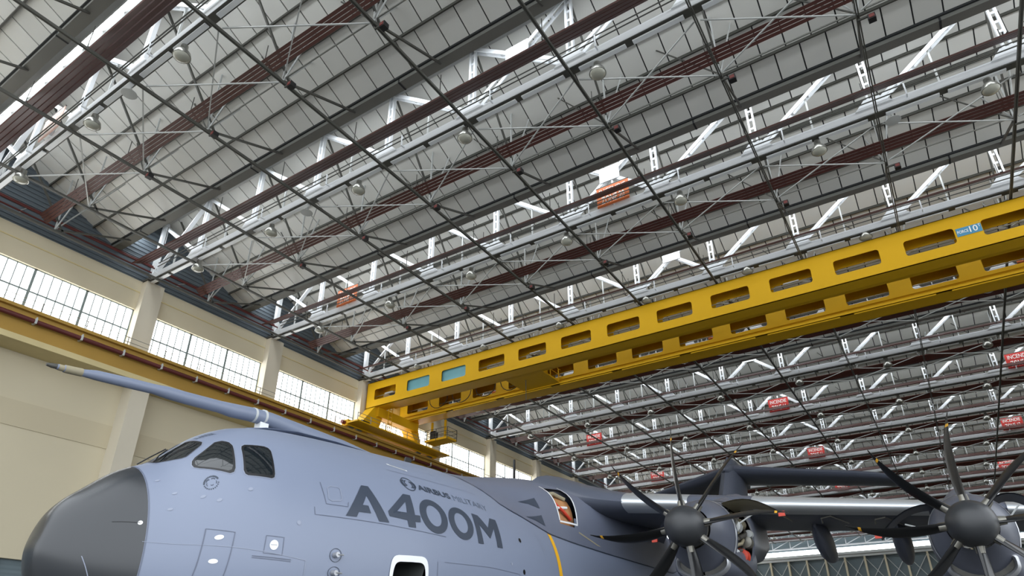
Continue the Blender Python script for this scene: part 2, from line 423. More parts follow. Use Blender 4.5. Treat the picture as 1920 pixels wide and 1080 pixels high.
sub_m = MB().box(-0.04, 0.04, -0.04, 0.04, 0, PH * 0.52).mesh('strut', M['offwhite'])
tray_m = MB().box(-0.1, 0.1, -BY * 0.2, BY * 0.2, 0, 0.06).mesh('cable_tray', M['white'])
stan_m = MB().box(-0.03, 0.03, -0.03, 0.03, 0, 0.6).box(-0.03, 0.25, -0.03, 0.03, -0.05, 0.02).mesh('stanchion', M['white'])
star_m = MB().prism([(-0.2, -0.6, -0.5), (-0.2, 0.6, -0.5), (-0.2, 0.6, 0.5), (-0.2, -0.6, 0.5)], (0.04, 0, 0)).mesh('star_plate', M['white'])
DESC = {0: 'truss with the pale pink signs', 1: 'truss between pale pink and orange signs', 2: 'truss with the orange signs before the crane', 3: 'truss above the front edge of the yellow crane', 4: 'truss behind the yellow crane girders', 6: 'first truss with red signs beyond the crane', 8: 'second truss with red signs beyond the crane', 10: 'third truss with red signs beyond the crane'}
ZONE_T = {0: (22, 23, 24), 2: (19, 20, 21), 4: (16, 17, 18), 6: (13, 14, 15), 8: (10, 11, 12), 10: (7, 8, 9)}
for i in range(NT):
    x = XI(i)
    if i in DESC: lab = 'white steel roof ' + DESC[i]; gr = None
    else: lab = 'white steel roof truss without signs beyond the yellow crane'; gr = 'plain trusses beyond the crane'
    t = thing('roof_truss', (x, YJ(3.5), CH), lab, 'truss', gr or 'white roof trusses across the hall')
    obj('bottom_chord', MB().box(x - 0.15, x + 0.15, YR, YW - 0.2, CH - 0.2, CH + 0.2), 'white', t)
    obj('bottom_flange', MB().box(x - 0.19, x + 0.19, YR, YW - 0.2, CH - 0.3, CH - 0.27).box(x - 0.03, x + 0.03, YR, YW - 0.2, CH - 0.28, CH - 0.19), 'darksteel', t)
    obj('top_chord', MB().box(x - 0.15, x + 0.15, YR, YW + 0.3, TOPZ - 0.02, TOPZ + 0.12), 'offwhite', t)
    for r_i, zz in enumerate((0.30, 0.56)):
        obj('handrail', MB().tube([(x - 0.38, YR + 1, CH + zz), (x - 0.38, YW - 1.5, CH + zz)], 0.03, 6), 'darksteel', t)
    for j in JN:
        link('post', post_m, t, (x, YJ(j), CH + 0.2)); link('gusset', gus_m, t, (x, YJ(j), CH + 0.2))
        if j >= 3: link('diagonal', dg_l, t, (x, YJ(j), CH + 0.2))
        if j <= 4: link('diagonal', dg_r, t, (x, YJ(j), CH + 0.2))
        if j != 3: link('strut', sub_m, t, (x, YJ(j) + (0.5 * BY if j >= 4 else -0.5 * BY), CH + 0.2))
        if i <= 6:
            for q in (0.27, 0.73): link('cable_tray', tray_m, t, (x, YJ(j) + q * BY, CH - 0.42))
        link('stanchion', stan_m, t, (x - 0.38, YJ(j) + 0.75 * BY, CH))
    link('star_plate', star_m, t, (x, YJ(3.5), CH + 0.2 + (PH + 0.2) / 2))
    obj('end_post', MB().box(x - 0.15, x + 0.15, YW - 0.5, YW - 0.2, CH - 0.4, TOPZ), 'white', t)
    obj('bearing', MB().box(x - 0.35, x + 0.35, YW - 0.7, YW + 0.2, ZWT, CH - 0.2), 'darksteel', t)
    obj('end_brace', MB().beam((x, YW - 0.35, CH), (x, YJ(8), TOPZ), 0.25, 0.1), 'white', t)

# ------------------------------------------------------------------ longitudinal bracing
for j in JN + [9]:
    yj = YJ(j) if j < 9 else YW - 1.5
    lab = 'dark steel tie with web struts running the length of the hall under the ceiling'
    lt = thing('longitudinal_brace', (XI(0), yj, CH), lab, 'brace', 'longitudinal braces under the ceiling')
    obj('bottom_tie', MB().box(XI(-1), XEND - 1.8, yj - 0.06, yj - 0.015, CH - 0.60, CH - 0.48).box(XI(-1), XEND - 1.8, yj + 0.015, yj + 0.06, CH - 0.60, CH - 0.48), 'darksteel', lt)
    rest = MB(); restw = MB()
    for i in range(-1, NT - 1):
        xm = XI(i) + 0.148 * H; zr = slope_z(i, xm)
        zt_ = CH - 0.48
        parts = [('hanger', 'offwhite', MB().beam((xm, yj, zt_), (xm, yj, zr), 0.07, 0.07)),
                 ('web_strut', 'offwhite', MB().beam((xm, yj, zt_), (xm + 1.5, yj + 0.5, slope_z(i, xm + 1.5)), 0.06, 0.06)),
                 ('web_strut', 'offwhite', MB().beam((xm, yj, zt_), (xm + 0.6, yj - 0.7, slope_z(i, xm + 0.6)), 0.06, 0.06)),
                 ('web_diagonal', 'darksteel', MB().beam((XI(i) + 0.3, yj, TOPZ - 0.1), (xm + 0.45, yj, zt_), 0.08, 0.10)),
                 ('web_diagonal', 'darksteel', MB().beam((xm, yj, zt_), (XI(i + 1) - 0.108 * H + 0.1, yj, Z(1.06) - 0.2), 0.08, 0.10))]
        if j < 8:
            A0, A1, B0, B1 = Vector((XI(i) + 0.35, yj + 0.1, zt_)), Vector((XI(i) + 0.35, yj + BY - 0.15, zt_)), Vector((xm, yj, zt_)), Vector((xm, yj + BY, zt_))
            parts += [('tie_rod', 'offwhite', MB().beam(A0, A0.lerp(B1, 0.97), 0.05, 0.05)),
                      ('tie_rod', 'offwhite', MB().beam(A1 + Vector((0, 0, -0.06)), B0 + Vector((0, 0, -0.06)), 0.05, 0.05)),
                      ('cross_tie', 'midsteel', MB().beam((xm, yj, zt_ + 0.1), (xm, yj + BY - 0.15, zt_ + 0.1), 0.05, 0.05)),
                      ('roof_stay', 'darksteel', MB().beam((xm, yj, zt_), (xm + 0.3, yj + BY * 0.5, slope_z(i, xm + 0.3)), 0.05, 0.05))]
        for nm, mm, mb in parts:
            if i <= 4: obj(nm, mb, mm, lt)
            else: (rest if mm == 'darksteel' else restw).add(mb.v, mb.f)
    tag(obj('far_web', rest, 'darksteel', lt), kind='stuff'); tag(obj('far_struts', restw, 'offwhite', lt), kind='stuff')

# small alarm boxes at the bracing joints
bx_b = MB().box(-0.13, 0.13, -0.13, 0.13, 0, 0.24); bx_f = MB().box(-0.15, -0.13, -0.09, 0.09, 0.04, 0.2)
bbm, bfm = bx_b.mesh('housing', M['black']), bx_f.mesh('front_cover', M['redbox'])
for i in (0, 1, 2):
    for j in range(0, 8):
        xm = XI(i) + 0.155 * H
        t = thing('alarm_box', (xm, YJ(j) - 0.42, CH - 0.95), 'small black and red box behind the ' + DESC[i], 'box', 'alarm boxes under the bracing')
        link('housing', bbm, t, (xm, YJ(j) - 0.42, CH - 0.95)); link('front_cover', bfm, t, (xm, YJ(j) - 0.42, CH - 0.95))
        link('mount', MB().box(-0.03, 0.03, 0, 0.45, 0.24, 0.32).mesh('mount', M['darksteel']), t, (xm, YJ(j) - 0.42, CH - 0.95))

# ------------------------------------------------------------------ heaters
HW = 0.17
for i in range(NT):
    for dx, side in ((-0.0617, 'before'), (0.122, 'after')):
        x = XI(i) + dx * H; zz = Z(1.002)
        y0, y1 = -0.75 * H, (1.69 if side == 'before' else 1.70) * H
        lab = 'red-brown heating strip %s the ' % ('just before' if side == 'before' else 'just behind') + (DESC[i] if i in DESC else 'plain trusses beyond the crane')
        t = thing('radiant_heater', (x, 0, zz), lab, 'heater', 'heater strips in front of the trusses' if side == 'before' else 'heater strips behind the trusses')
        tx, tz, wd, pt = (0.55, 0.30, 0.225, 0.285) if side == 'before' else (0.26, -0.19, 0.13, 0.155)
        tl = Vector((tx, 0, tz)).normalized(); nrm = Vector((-tl.z, 0, tl.x))
        for k in range(4):
            c = Vector((x, 0, zz)) + tl * ((k - 1.5) * pt)
            obj('heating_tube', MB().beam((c.x, y0, c.z), (c.x, y1, c.z), wd, 0.07, nrm), 'heater', t)
        for j in JN:
            yh = YJ(j) + 0.3; e0 = Vector((x, yh, zz)) - tl * pt * 2 + nrm * 0.06; e1 = Vector((x, yh, zz)) + tl * pt * 2 + nrm * 0.06
            hb = MB().beam(e0, e1, 0.06, 0.05, nrm)
            for e in (e0, e1): hb.box(e.x - 0.015, e.x + 0.015, yh - 0.015, yh + 0.015, e.z, zz + 1.0)
            obj('hanger_bar', hb, 'darksteel', t)

# ------------------------------------------------------------------ high bay lamps
lp_h = MB().lathe([(0.05, 0.62), (0.14, 0.6), (0.15, 0.36), (0.1, 0.33)], (0, 0, 0), 14).box(-0.02, 0.02, -0.1, 0.1, 0.6, 0.75)
lp_r = MB().lathe([(0.10, 0.36), (0.2, 0.33), (0.3, 0.2), (0.34, 0.05), (0.35, 0.0), (0.33, 0.0), (0.32, 0.05), (0.28, 0.18), (0.1, 0.3)], (0, 0, 0), 20)
lp_g = MB().lathe([(0.33, 0.01), (0.3, -0.06), (0.2, -0.12), (0.05, -0.15)], (0, 0, 0), 18)
lh, lr, lg = lp_h.mesh('ballast', M['lampmetal'], True), lp_r.mesh('reflector', M['lampmetal'], True), lp_g.mesh('glass', M['lampglass'], True)
lall = MB(); [lall.add(q.v, q.f) for q in (lp_h, lp_r, lp_g)]; lall = lall.mesh('high_bay_lamp', M['lampmetal'], True)
for i in range(NT):
    dsc = DESC.get(i, 'plain trusses beyond the crane'); gname = 'high bay lamps under the ' + dsc
    for k in range(-3, 5):
        y = (0.329 + 0.296 * k) * H; x = XI(i) + 0.1; z = Z(0.955) if i != 3 else Z(0.979)
        if i == 3: y -= 0.55 * BY if k in (-2,) else 0.9
        if i == 14: continue
        if i <= 4:
            lab = 'silver bell-shaped lamp hung under the ' + dsc
            t = thing('high_bay_lamp', (x, y, z), lab, 'lamp', gname)
            link('ballast', lh, t, (x, y, z)); link('reflector', lr, t, (x, y, z)); link('glass', lg, t, (x, y, z))
        else:
            tag(link('high_bay_lamp', lall, None, (x, y, z)), 'small distant silver lamp under the ' + dsc, 'lamp', gname)
disc_m = MB().lathe([(0.03, 0.62), (0.03, 0.3), (0.06, 0.28), (0.08, 0.1), (0.3, 0.03), (0.32, 0.0), (0.05, -0.02)], (0, 0, 0), 18).mesh('disc_lamp', M['offwhite'], True)
for i, y in ((0, 1.09), (1, 1.09), (2, -0.105)):
    tag(link('disc_lamp', disc_m, None, (XI(i) + 0.1, y * H, Z(0.965))), 'flat pale disc lamp under the ' + DESC[i], 'lamp')

# ------------------------------------------------------------------ zone signs
dtx = text_geo('INCENDIE', 0.01)
for i, zs in ZONE_T.items():
    for y, n in zip((1.385, 0.485, -0.385), zs):
        yc = y * H; x = XI(i) - 0.32; z0, z1 = CH + 0.1, CH + 1.42; hw = 0.95
        col_ = 'orange' if i in (2, 4) else ('signpale' if i == 0 else 'signred')
        cn = {'orange': 'orange', 'signpale': 'pale pink', 'signred': 'red'}[col_]
        t = thing('zone_sign', (x, yc, z0), '%s zone sign, %s of the ' % (cn, {1.385: 'window end', 0.485: 'mid span', -0.385: 'open end'}[y]) + DESC[i], 'sign', 'zone signs on the roof trusses')
        obj('board', MB().box(x, x + 0.04, yc - hw, yc + hw, z0, z1), col_, t)
        obj('frame', MB().box(x - 0.01, x + 0.05, yc - hw - 0.03, yc + hw + 0.03, z1, z1 + 0.05), 'darksteel', t)
        obj('bracket', MB().box(x + 0.04, x + 0.2, yc - 0.04, yc + 0.04, z0, z1 + 0.3), 'white', t)
        for (vs_, fs_), za, zb, w in ((dtx, 0.82, 1.18, 0.78), (text_geo('ZONE %d' % n, 0.012), 0.16, 0.66, 0.68)):
            mb = MB().add([(x - 0.012, yc + w - 2 * w * u, z0 + za + (zb - za) * v) for u, v in vs_], fs_)
            obj('lettering', mb, 'print', t)

# ------------------------------------------------------------------ overhead crane
X1, X2 = 1.644 * H, 1.83 * H
ZB, ZT_ = Z(0.867), Z(0.969)
GY1, GY0 = 1.717 * H, -0.75 * H
WC = [(1.625 - 0.1597 * k) * H for k in range(15)]; WH = 0.0525 * H
WZa, WZb = Z(0.895), Z(0.937)
crane = thing('overhead_crane', (X1, 1.70 * H, Z(0.762)), 'yellow twin-girder overhead crane marked FORCE 10T', 'crane')
def web(name, x, t, parent, z0, z1):
    mb = MB(); prev = GY1
    for c in WC:
        mb.box(x, x + t, c + WH, prev, z0, z1); prev = c - WH
        mb.box(x, x + t, c - WH, c + WH, z0, WZa); mb.box(x, x + t, c - WH, c + WH, WZb, z1)
        r = 0.16
        for sy in (-1, 1):
            for (zc, sz) in ((WZa, 1), (WZb, -1)):
                yc = c + sy * WH; pts = [(x, yc, zc)]
                for q in range(5):
                    a = math.pi / 2 * q / 4
                    pts.append((x, yc - sy * r * (1 - math.sin(a)), zc + sz * r * (1 - math.cos(a))))
                mb.prism(pts, (t, 0, 0))
    mb.box(x, x + t, GY0, prev, z0, z1)
    return obj(name, mb, 'crane', parent)
def girder(x, wd, ledge):
    g = obj('girder', MB().box(x, x + wd, GY0, GY1, ZT_ - 0.04, ZT_).box(x - (0.15 if ledge else 0), x + wd, GY0, GY1, ZB, ZB + 0.05).box(x, x + wd, GY1 - 0.04, GY1, ZB, ZT_), 'crane', crane)
    web('web_plate', x, 0.03, g, ZB, ZT_); web('web_plate', x + wd - 0.05, 0.03, g, ZB, ZT_)
    for c in WC:
        obj('stiffener', MB().box(x + 0.04, x + wd - 0.06, c + 0.0795 * H - 0.02, c + 0.0795 * H + 0.02, ZB + 0.05, ZT_ - 0.05), 'crane', g)
    obj('inner_rail', MB().tube([(x + wd * 0.4, GY0, Z(0.905)), (x + wd * 0.4, GY1 - 0.2, Z(0.905))], 0.035, 6).tube([(x + wd * 0.4, GY0, Z(0.917)), (x + wd * 0.4, GY1 - 0.2, Z(0.917))], 0.03, 6), 'beige', g)
    return g
g1 = girder(X1, 0.05 * H, False)
g2 = girder(X2, 0.062 * H, True)
for k in (1, 2): obj('teal_cover', MB().box(X1 + 0.2, X1 + 0.24, WC[k] - WH - 0.1, WC[k] + WH + 0.1, WZa - 0.2, WZb + 0.2), 'teal', g1)
for k in (0, 4, 9): obj('light_fitting', MB().box(X1 + 0.5, X1 + 0.6, WC[k] - 0.4, WC[k] + 0.5, Z(0.922), Z(0.922) + 0.08), 'offwhite', g1)
obj('ledge_rail', MB().box(X2 - 0.2, X2 - 0.05, GY0, GY1, ZB + 0.3, ZB + 0.36).box(X2 - 0.17, X2, GY0, GY1, ZB, ZB + 0.16), 'crane', g2)
for k in range(11): obj('light_batten', MB().box(X2 - 0.1, X2 + 0.05, GY1 - 1 - k * 5.2 - 4.4, GY1 - 1 - k * 5.2, ZB - 0.1, ZB - 0.02), 'crane', g2)
obj('walkway_edge', MB().box(X1 + 0.05 * H, X1 + 0.05 * H + 0.4, GY0, GY1 - 2, ZB + 0.1, ZB + 0.16), 'crane', g1)
sg = obj('capacity_plate', MB().box(X1 - 0.02, X1, -0.238 * H, -0.188 * H, Z(0.909), Z(0.931)), 'bluesign', g1)
for body, ya, yb, za, zb in (('FORCE', -0.19, -0.212, 0.916, 0.924), ('10', -0.2145, -0.2305, 0.913, 0.929), ('T', -0.232, -0.2365, 0.922, 0.929)):
    vs_, fs_ = text_geo(body, 0.012)
    obj('plate_lettering', MB().add([(X1 - 0.03, (ya + (yb - ya) * u) * H, Z(za + (zb - za) * v)) for u, v in vs_], fs_), 'print', g1)
# end frame at the left wall: tie beam, legs, carriage, platform
obj('end_tie', MB().box(X1 + 0.3, X2 + 1.2, 1.66 * H, 1.70 * H, Z(0.832), ZB), 'crane', crane)
for pts in ([(X1 + 0.02, 0, ZB), (X1 + 1.25, 0, ZB), (X1 + 0.7, 0, Z(0.79)), (X1 - 1.15, 0, Z(0.79)), (X1 - 1.15, 0, Z(0.80))],
            [(X2 - 0.3, 0, ZB), (X2 + 1.3, 0, ZB), (X2 + 1.9, 0, Z(0.79)), (X2 + 1.2, 0, Z(0.79)), (X2 + 0.5, 0, Z(0.83))]):
    obj('leg', MB().prism([(p[0], 1.67 * H, p[2]) for p in pts], (0, 0.045 * H, 0)), 'crane', crane)
obj('end_carriage', MB().box(1.535 * H, 2.035 * H, 1.685 * H, 1.715 * H, Z(0.768), Z(0.79)), 'crane', crane)
obj('walkway', MB().box(1.53 * H, 2.05 * H, 1.63 * H, 1.685 * H, Z(0.772), Z(0.777)), 'crane', crane)
for k, xx in enumerate((1.56, 1.60, 1.93, 2.0)): obj('wheel', MB().lathe([(0.1, -0.1), (0.32, -0.1), (0.32, 0.1), (0.1, 0.1)], (0, 0, 0), 14).mesh('wheel', M['darksteel']) and MB().tube([(xx * H, 1.69 * H, Z(0.772)), (xx * H, 1.71 * H, Z(0.772))], 0.3, 14), 'darksteel', crane)
obj('buffer', MB().tube([(1.52 * H, 1.70 * H, Z(0.779)), (1.54 * H, 1.70 * H, Z(0.779))], 0.16, 10), 'redbox', crane)
obj('drive_motor', MB().tube([(1.575 * H, 1.66 * H, Z(0.785)), (1.61 * H, 1.66 * H, Z(0.785))], 0.22, 12), 'black', crane)
for z in (0.79, 0.803): obj('walkway_rail', MB().tube([(1.53 * H, 1.632 * H, Z(z)), (2.05 * H, 1.632 * H, Z(z))], 0.022, 5), 'midsteel', crane)
for k in range(9): obj('rail_post', MB().box((1.53 + 0.065 * k) * H - 0.02, (1.53 + 0.065 * k) * H + 0.02, 1.632 * H - 0.02, 1.632 * H + 0.02, Z(0.777), Z(0.803)), 'midsteel', crane)
ld = obj('ladder', MB().box(1.70 * H - 0.25, 1.70 * H - 0.2, 1.64 * H, 1.642 * H, Z(0.777), ZB + 0.3).box(1.70 * H + 0.2, 1.70 * H + 0.25, 1.64 * H, 1.642 * H, Z(0.777), ZB + 0.3), 'crane', crane)
for k in range(8): obj('rung', MB().box(1.70 * H - 0.2, 1.70 * H + 0.2, 1.64 * H, 1.643 * H, Z(0.784) + 0.3 * k, Z(0.784) + 0.3 * k + 0.04), 'crane', ld)
# service basket
bx0, bx1, by0, by1, bz = 1.885 * H, 1.945 * H, 1.515 * H, 1.625 * H, Z(0.785)
bk = obj('service_basket', MB().box(bx0, bx1, by0, by1, bz, bz + 0.18), 'crane', crane)
for z in (0.35, 0.7, 1.05):
    obj('basket_rail', MB().tube([(bx0, by0, bz + z), (bx1, by0, bz + z), (bx1, by1, bz + z), (bx0, by1, bz + z), (bx0, by0, bz + z)], 0.025, 5), 'darksteel', bk)
for (xx, yy) in ((bx0, by0), (bx1, by0), (bx0, by1), (bx1, by1), (bx0, (by0 + by1) / 2), (bx1, (by0 + by1) / 2)):
    obj('basket_post', MB().box(xx - 0.025, xx + 0.025, yy - 0.025, yy + 0.025, bz, bz + 1.07), 'darksteel', bk)
for yy in (by0 + 0.5, by1 - 0.5): obj('basket_hanger', MB().box(1.90 * H - 0.08, 1.90 * H + 0.08, yy - 0.08, yy + 0.08, bz + 0.1, ZB), 'crane', bk)
obj('control_box', MB().box(bx0 + 0.2, bx0 + 0.7, by1 - 0.9, by1 - 0.4, bz + 0.18, bz + 1.0), 'black', bk)
# hoist trolley between the girders
tr = obj('hoist_trolley', MB().box(X1 + 1.2, X2 + 0.1, 0.985 * H, 1.13 * H, ZB + 0.08, ZB + 0.2).box(X1 + 1.6, X2 - 0.6, 1.02 * H, 1.1 * H, ZB + 0.2, ZB + 1.2), 'crane', crane)
obj('hoist_drum', MB().tube([(X1 + 1.8, 1.0 * H, ZB + 0.7), (X1 + 1.8, 1.12 * H, ZB + 0.7)], 0.35, 14), 'darksteel', tr)
for z in (0.7, 1.2): obj('trolley_rail', MB().tube([(X1 + 1.3, 0.985 * H, ZB + z), (X2, 0.985 * H, ZB + z)], 0.03, 5), 'crane', tr)
for k in range(3): obj('trolley_post', MB().box(X1 + 1.3 + 1.3 * k, X1 + 1.36 + 1.3 * k, 0.984 * H, 0.987 * H, ZB + 0.2, ZB + 1.2), 'crane', tr)
obj('hoist_rope', MB().tube([(X1 + 2.2, 1.07 * H, ZB + 0.2), (X1 + 2.2, 1.07 * H, ZB - 1.6)], 0.03, 5), 'darksteel', tr)
for k in range(4):
    y = (1.18 + 0.11 * k) * H
    obj('festoon_loop', MB().tube([(X2 - 0.3, y + 1.0 * math.cos(a), ZB + 1.3 + 0.9 * math.sin(a)) for a in [math.pi + math.pi * q / 8 for q in range(9)]], 0.035, 5), 'black', crane)
# loose bits on top of the crane
for k in range(14):
    y = (1.55 - 0.14 * k) * H
    obj('top_bracket', MB().box(X1 + 0.1, X1 + 0.3, y, y + 0.25, ZT_, ZT_ + 0.06), 'offwhite', crane)

# ------------------------------------------------------------------ aircraft
YC = 11.15
AXN = 4.41
_st = [0, .03, .1, .25, .5, .95, 1.4, 1.8, 2.2, 2.7, 3.4, 4.5, 6, 7.6]
_sq = [math.sqrt(v) for v in _st]
_W = [0, .2, .33, .5, .7, .97, 1.28, 1.62, 1.90, 2.17, 2.41, 2.63, 2.79, 2.82]
_T = [0, .45, .72, .95, 1.18, 1.54, 1.75, 2.09, 2.41, 2.62, 2.72, 2.745, 2.73, 2.73]
_B = [0, .22, .40, .63, .89, 1.2, 1.45, 1.65, 1.85, 2.1, 2.35, 2.6, 2.78, 2.82]
def pchip(x, y):
    n = len(x); h = [x[i + 1] - x[i] for i in range(n - 1)]; d = [(y[i + 1] - y[i]) / h[i] for i in range(n - 1)]
    m = [0.0] * n; m[0] = d[0]; m[-1] = d[-1]
    for i in range(1, n - 1):
        if d[i - 1] * d[i] > 0:
            w1 = 2 * h[i] + h[i - 1]; w2 = h[i] + 2 * h[i - 1]; m[i] = (w1 + w2) / (w1 / d[i - 1] + w2 / d[i])
    def f(q):
        i = 0
        while i < n - 2 and q > x[i + 1]: i += 1
        t = (q - x[i]) / h[i]
        return y[i] * (1 + 2 * t) * (1 - t) ** 2 + h[i] * m[i] * t * (1 - t) ** 2 + y[i + 1] * t * t * (3 - 2 * t) + h[i] * m[i + 1] * t * t * (t - 1)
    return f
fW, fT, fB = pchip(_sq, _W), pchip(_sq, _T), pchip(_sq, _B)
def sec(x):
    s = min(max(x - AXN, 0), 7.6); q = math.sqrt(s)
    dz = 0.26 * math.exp(-s / 0.45)
    w, t, b, zm = fW(q), max(fT(q) - dz, fT(q) * 0.42), fB(q), 3.0 + 0.48 * s / 7.6 + dz
    if x > 30:
        k = min((x - 30) / 16.0, 1.0); top = zm + t + 0.15 * k; bot = zm - b + 4.4 * k ** 1.15
        w *= (1 - 0.86 * k ** 1.4); zm = zm + 2.0 * k; t = top - zm; b = max(zm - bot, 0.25)
    return w, t, b, zm
def sp(x, th, off=0.0):
    """point on the fuselage skin; th in degrees, 0 = port side, 90 = crown"""
    w, t, b, zm = sec(x); a = math.radians(th); s = math.sin(a)
    return Vector((x, YC - (w + off) * math.cos(a), zm + ((t if s > 0 else b) + off) * s))
def sst(a, b, v):
    k = min(max((v - a) / (b - a), 0), 1); return k * k * (3 - 2 * k)
_sx = [12.2, 13.43, 15.17, 16.5, 18.3, 24.0, 30.5]; _sv = [80, 40.3, 29.1, 27.6, 27, 27, 60]
def seam(x):
    if x <= _sx[0]: return _sv[0]
    for i in range(len(_sx) - 1):
        if x <= _sx[i + 1]: return _sv[i] + (_sv[i + 1] - _sv[i]) * (x - _sx[i]) / (_sx[i + 1] - _sx[i])
    return _sv[-1]
def bulge(x): return 0.03 + 0.72 * sst(12.6, 17.8, x) * (1 - sst(24, 30.5, x))
def fp(x, th, off=0.0):
    """point on the wing-root fairing skin"""
    t2 = th if th <= 90 else 180 - th
    s = seam(x); return sp(x, th, bulge(x) * sst(s - 1, s + 26, t2) + 0.012 + off)

plane = thing('aircraft', (20, YC, 0), 'grey four-engine turboprop transport aircraft lettered A400M on its nose', 'aircraft')
ths = sorted(set([-90 + 5 * k for k in range(73)] + [2.8, -36]))[:-1]
def ring(x): return [sp(x, th) for th in ths]
# radome
XR = 5.5
xs = [AXN + (XR - AXN) * (k / 26) ** 2 for k in range(1, 27)]
mb = MB(); mb.loft([ring(x) for x in xs], True); tip = len(mb.v); mb.v.append((AXN, YC, 3.26)); mb.f += [(tip, (k + 1) % len(ths), k) for k in range(len(ths))]
rad = obj('radome', mb, 'radome', plane, True)
# fuselage skin with the crew door cut out
DX0, DX1, DT0, DT1 = 9.17, 9.98, -36, 2.8
xs = sorted(set([XR + 0.1 * k for k in range(0, 28)] + [8.3 + 0.35 * k for k in range(0, 12)] + [12.5 + 0.5 * k for k in range(0, 69)] + [DX0, DX1]))
xs = [x for x in xs if x in (DX0, DX1) or min(abs(x - DX0), abs(x - DX1)) > 0.05]
n = len(ths); vs_ = [v for x in xs for v in ring(x)]; fs_ = []
for i in range(len(xs) - 1):
    for k in range(n):
        k2 = (k + 1) % n
        if xs[i] >= DX0 - 1e-6 and xs[i + 1] <= DX1 + 1e-6 and ths[k] >= DT0 - 1e-6 and ths[k2] <= DT1 + 1e-6 and k2 > k: continue
        fs_.append((i * n + k, i * n + k2, (i + 1) * n + k2, (i + 1) * n + k))
fus = obj('fuselage', MB().add(vs_, fs_), 'skin', plane, True)
obj('tail_cone', MB().lathe([(0.4, 0), (0.3, 0.5), (0.1, 1.0)], (46.3, YC, 5.6), 16, 'X'), 'skindark', plane, True)

def decal(name, polys, m, parent=None, f=sp, off=0.006, du=0.12, dv=3.0):
    """flat shapes given in (x, angle); each poly = [outer, hole, hole...]; cut on a grid and wrapped on the skin"""
    bm = bmesh.new()
    for loops in polys:
        es = []
        for lp in loops:
            vv = [bm.verts.new((u, v * 0.05, 0)) for u, v in lp]
            es += [bm.edges.new((vv[k], vv[(k + 1) % len(vv)])) for k in range(len(vv))]
        bmesh.ops.triangle_fill(bm, edges=es, use_beauty=True)
    return wrap(bm, name, m, parent, f, off, du, dv)
def wrap(bm, name, m, parent, f, off, du, dv):
    us = [v.co.x for v in bm.verts]; vs2 = [v.co.y for v in bm.verts]
    for lo, hi, st, no in ((min(us), max(us), du, (1, 0, 0)), (min(vs2), max(vs2), dv * 0.05, (0, 1, 0))):
        q = math.floor(lo / st) * st + st
        while q < hi:
            bmesh.ops.bisect_plane(bm, geom=bm.verts[:] + bm.edges[:] + bm.faces[:], plane_co=(no[0] * q, no[1] * q, 0), plane_no=no); q += st
    for v in bm.verts: v.co = f(v.co.x, v.co.y / 0.05, off)
    bmesh.ops.recalc_face_normals(bm, faces=bm.faces)
    if sum((fa.normal.y for fa in bm.faces)) > 0: bmesh.ops.reverse_faces(bm, faces=bm.faces)
    me = bpy.data.meshes.new(name); bm.to_mesh(me); bm.free(); me.materials.append(M[m])
    me.polygons.foreach_set('use_smooth', [True] * len(me.polygons))
    return link(name, me, parent if parent else fus)
def line(name, pts, wd, m, closed=False, f=sp, parent=None):
    """painted or pressed line of width wd (metres) along points in (x, angle)"""
    mb = MB(); P = []
    q = pts + ([pts[0]] if closed else [])
    for a, b in zip(q[:-1], q[1:]):
        nn = max(1, int(math.hypot(b[0] - a[0], (b[1] - a[1]) * 0.05) / 0.12))
        P += [(a[0] + (b[0] - a[0]) * k / nn, a[1] + (b[1] - a[1]) * k / nn) for k in range(nn)]
    P.append(q[-1])
    L_, R_ = [], []
    for k, (u, v) in enumerate(P):
        a = P[max(k - 1, 0)]; b = P[min(k + 1, len(P) - 1)]
        dx, dy = b[0] - a[0], (b[1] - a[1]) * 0.05; l = math.hypot(dx, dy) or 1
        nx, ny = -dy / l * wd / 2, dx / l * wd / 2
        L_.append(f(u + nx, v + ny / 0.05, 0.007)); R_.append(f(u - nx, v - ny / 0.05, 0.007))
    return obj(name, mb.loft([[a, b] for a, b in zip(L_, R_)], False), m, parent if parent else fus, True)
def ell(cx, ct, rx, rt, n=24): return [(cx + rx * math.cos(2 * math.pi * k / n), ct + rt * math.sin(2 * math.pi * k / n)) for k in range(n)]
def grow(poly, s):
    cx = sum(p[0] for p in poly) / len(poly); cy = sum(p[1] for p in poly) / len(poly)
    return [(cx + (x - cx) * s, cy + (y - cy) * s) for x, y in poly]

# lettering
A_ = [(8.19, 17.9), (8.66, 32.4), (8.82, 32.4), (9.12, 16.8), (8.89, 16.9), (8.71, 27.6), (8.58, 23.1), (8.70, 23.0), (8.73, 19.8), (8.47, 19.9), (8.41, 17.8)]
F_o = [(9.14, 21.7), (9.66, 31.4), (9.85, 31.3), (9.81, 21.6), (9.95, 21.6), (9.92, 18.6), (9.78, 18.5), (9.77, 15.9), (9.59, 16.0), (9.58, 18.8), (9.15, 19.6)]
F_i = [(9.36, 22.2), (9.65, 27.4), (9.61, 22.2)]
M_ = [(11.72, 27.4), (11.93, 26.8), (12.18, 21.2), (12.4, 27.1), (12.64, 27.0), (12.6, 12.4), (12.39, 12.3), (12.41, 21.4), (12.16, 15.7), (11.87, 21.8), (11.87, 12.5), (11.68, 12.6)]
decal('lettering', [[A_]], 'letter'); decal('lettering', [[F_o, F_i]], 'letter')
decal('lettering', [[ell(10.37, 22.6, 0.40, 8.1, 36), ell(10.37, 22.7, 0.215, 5.0, 30)]], 'letter')
decal('lettering', [[ell(11.22, 21.2, 0.40, 7.9, 36), ell(11.22, 21.3, 0.215, 4.9, 30)]], 'letter')
decal('lettering', [[M_]], 'letter')
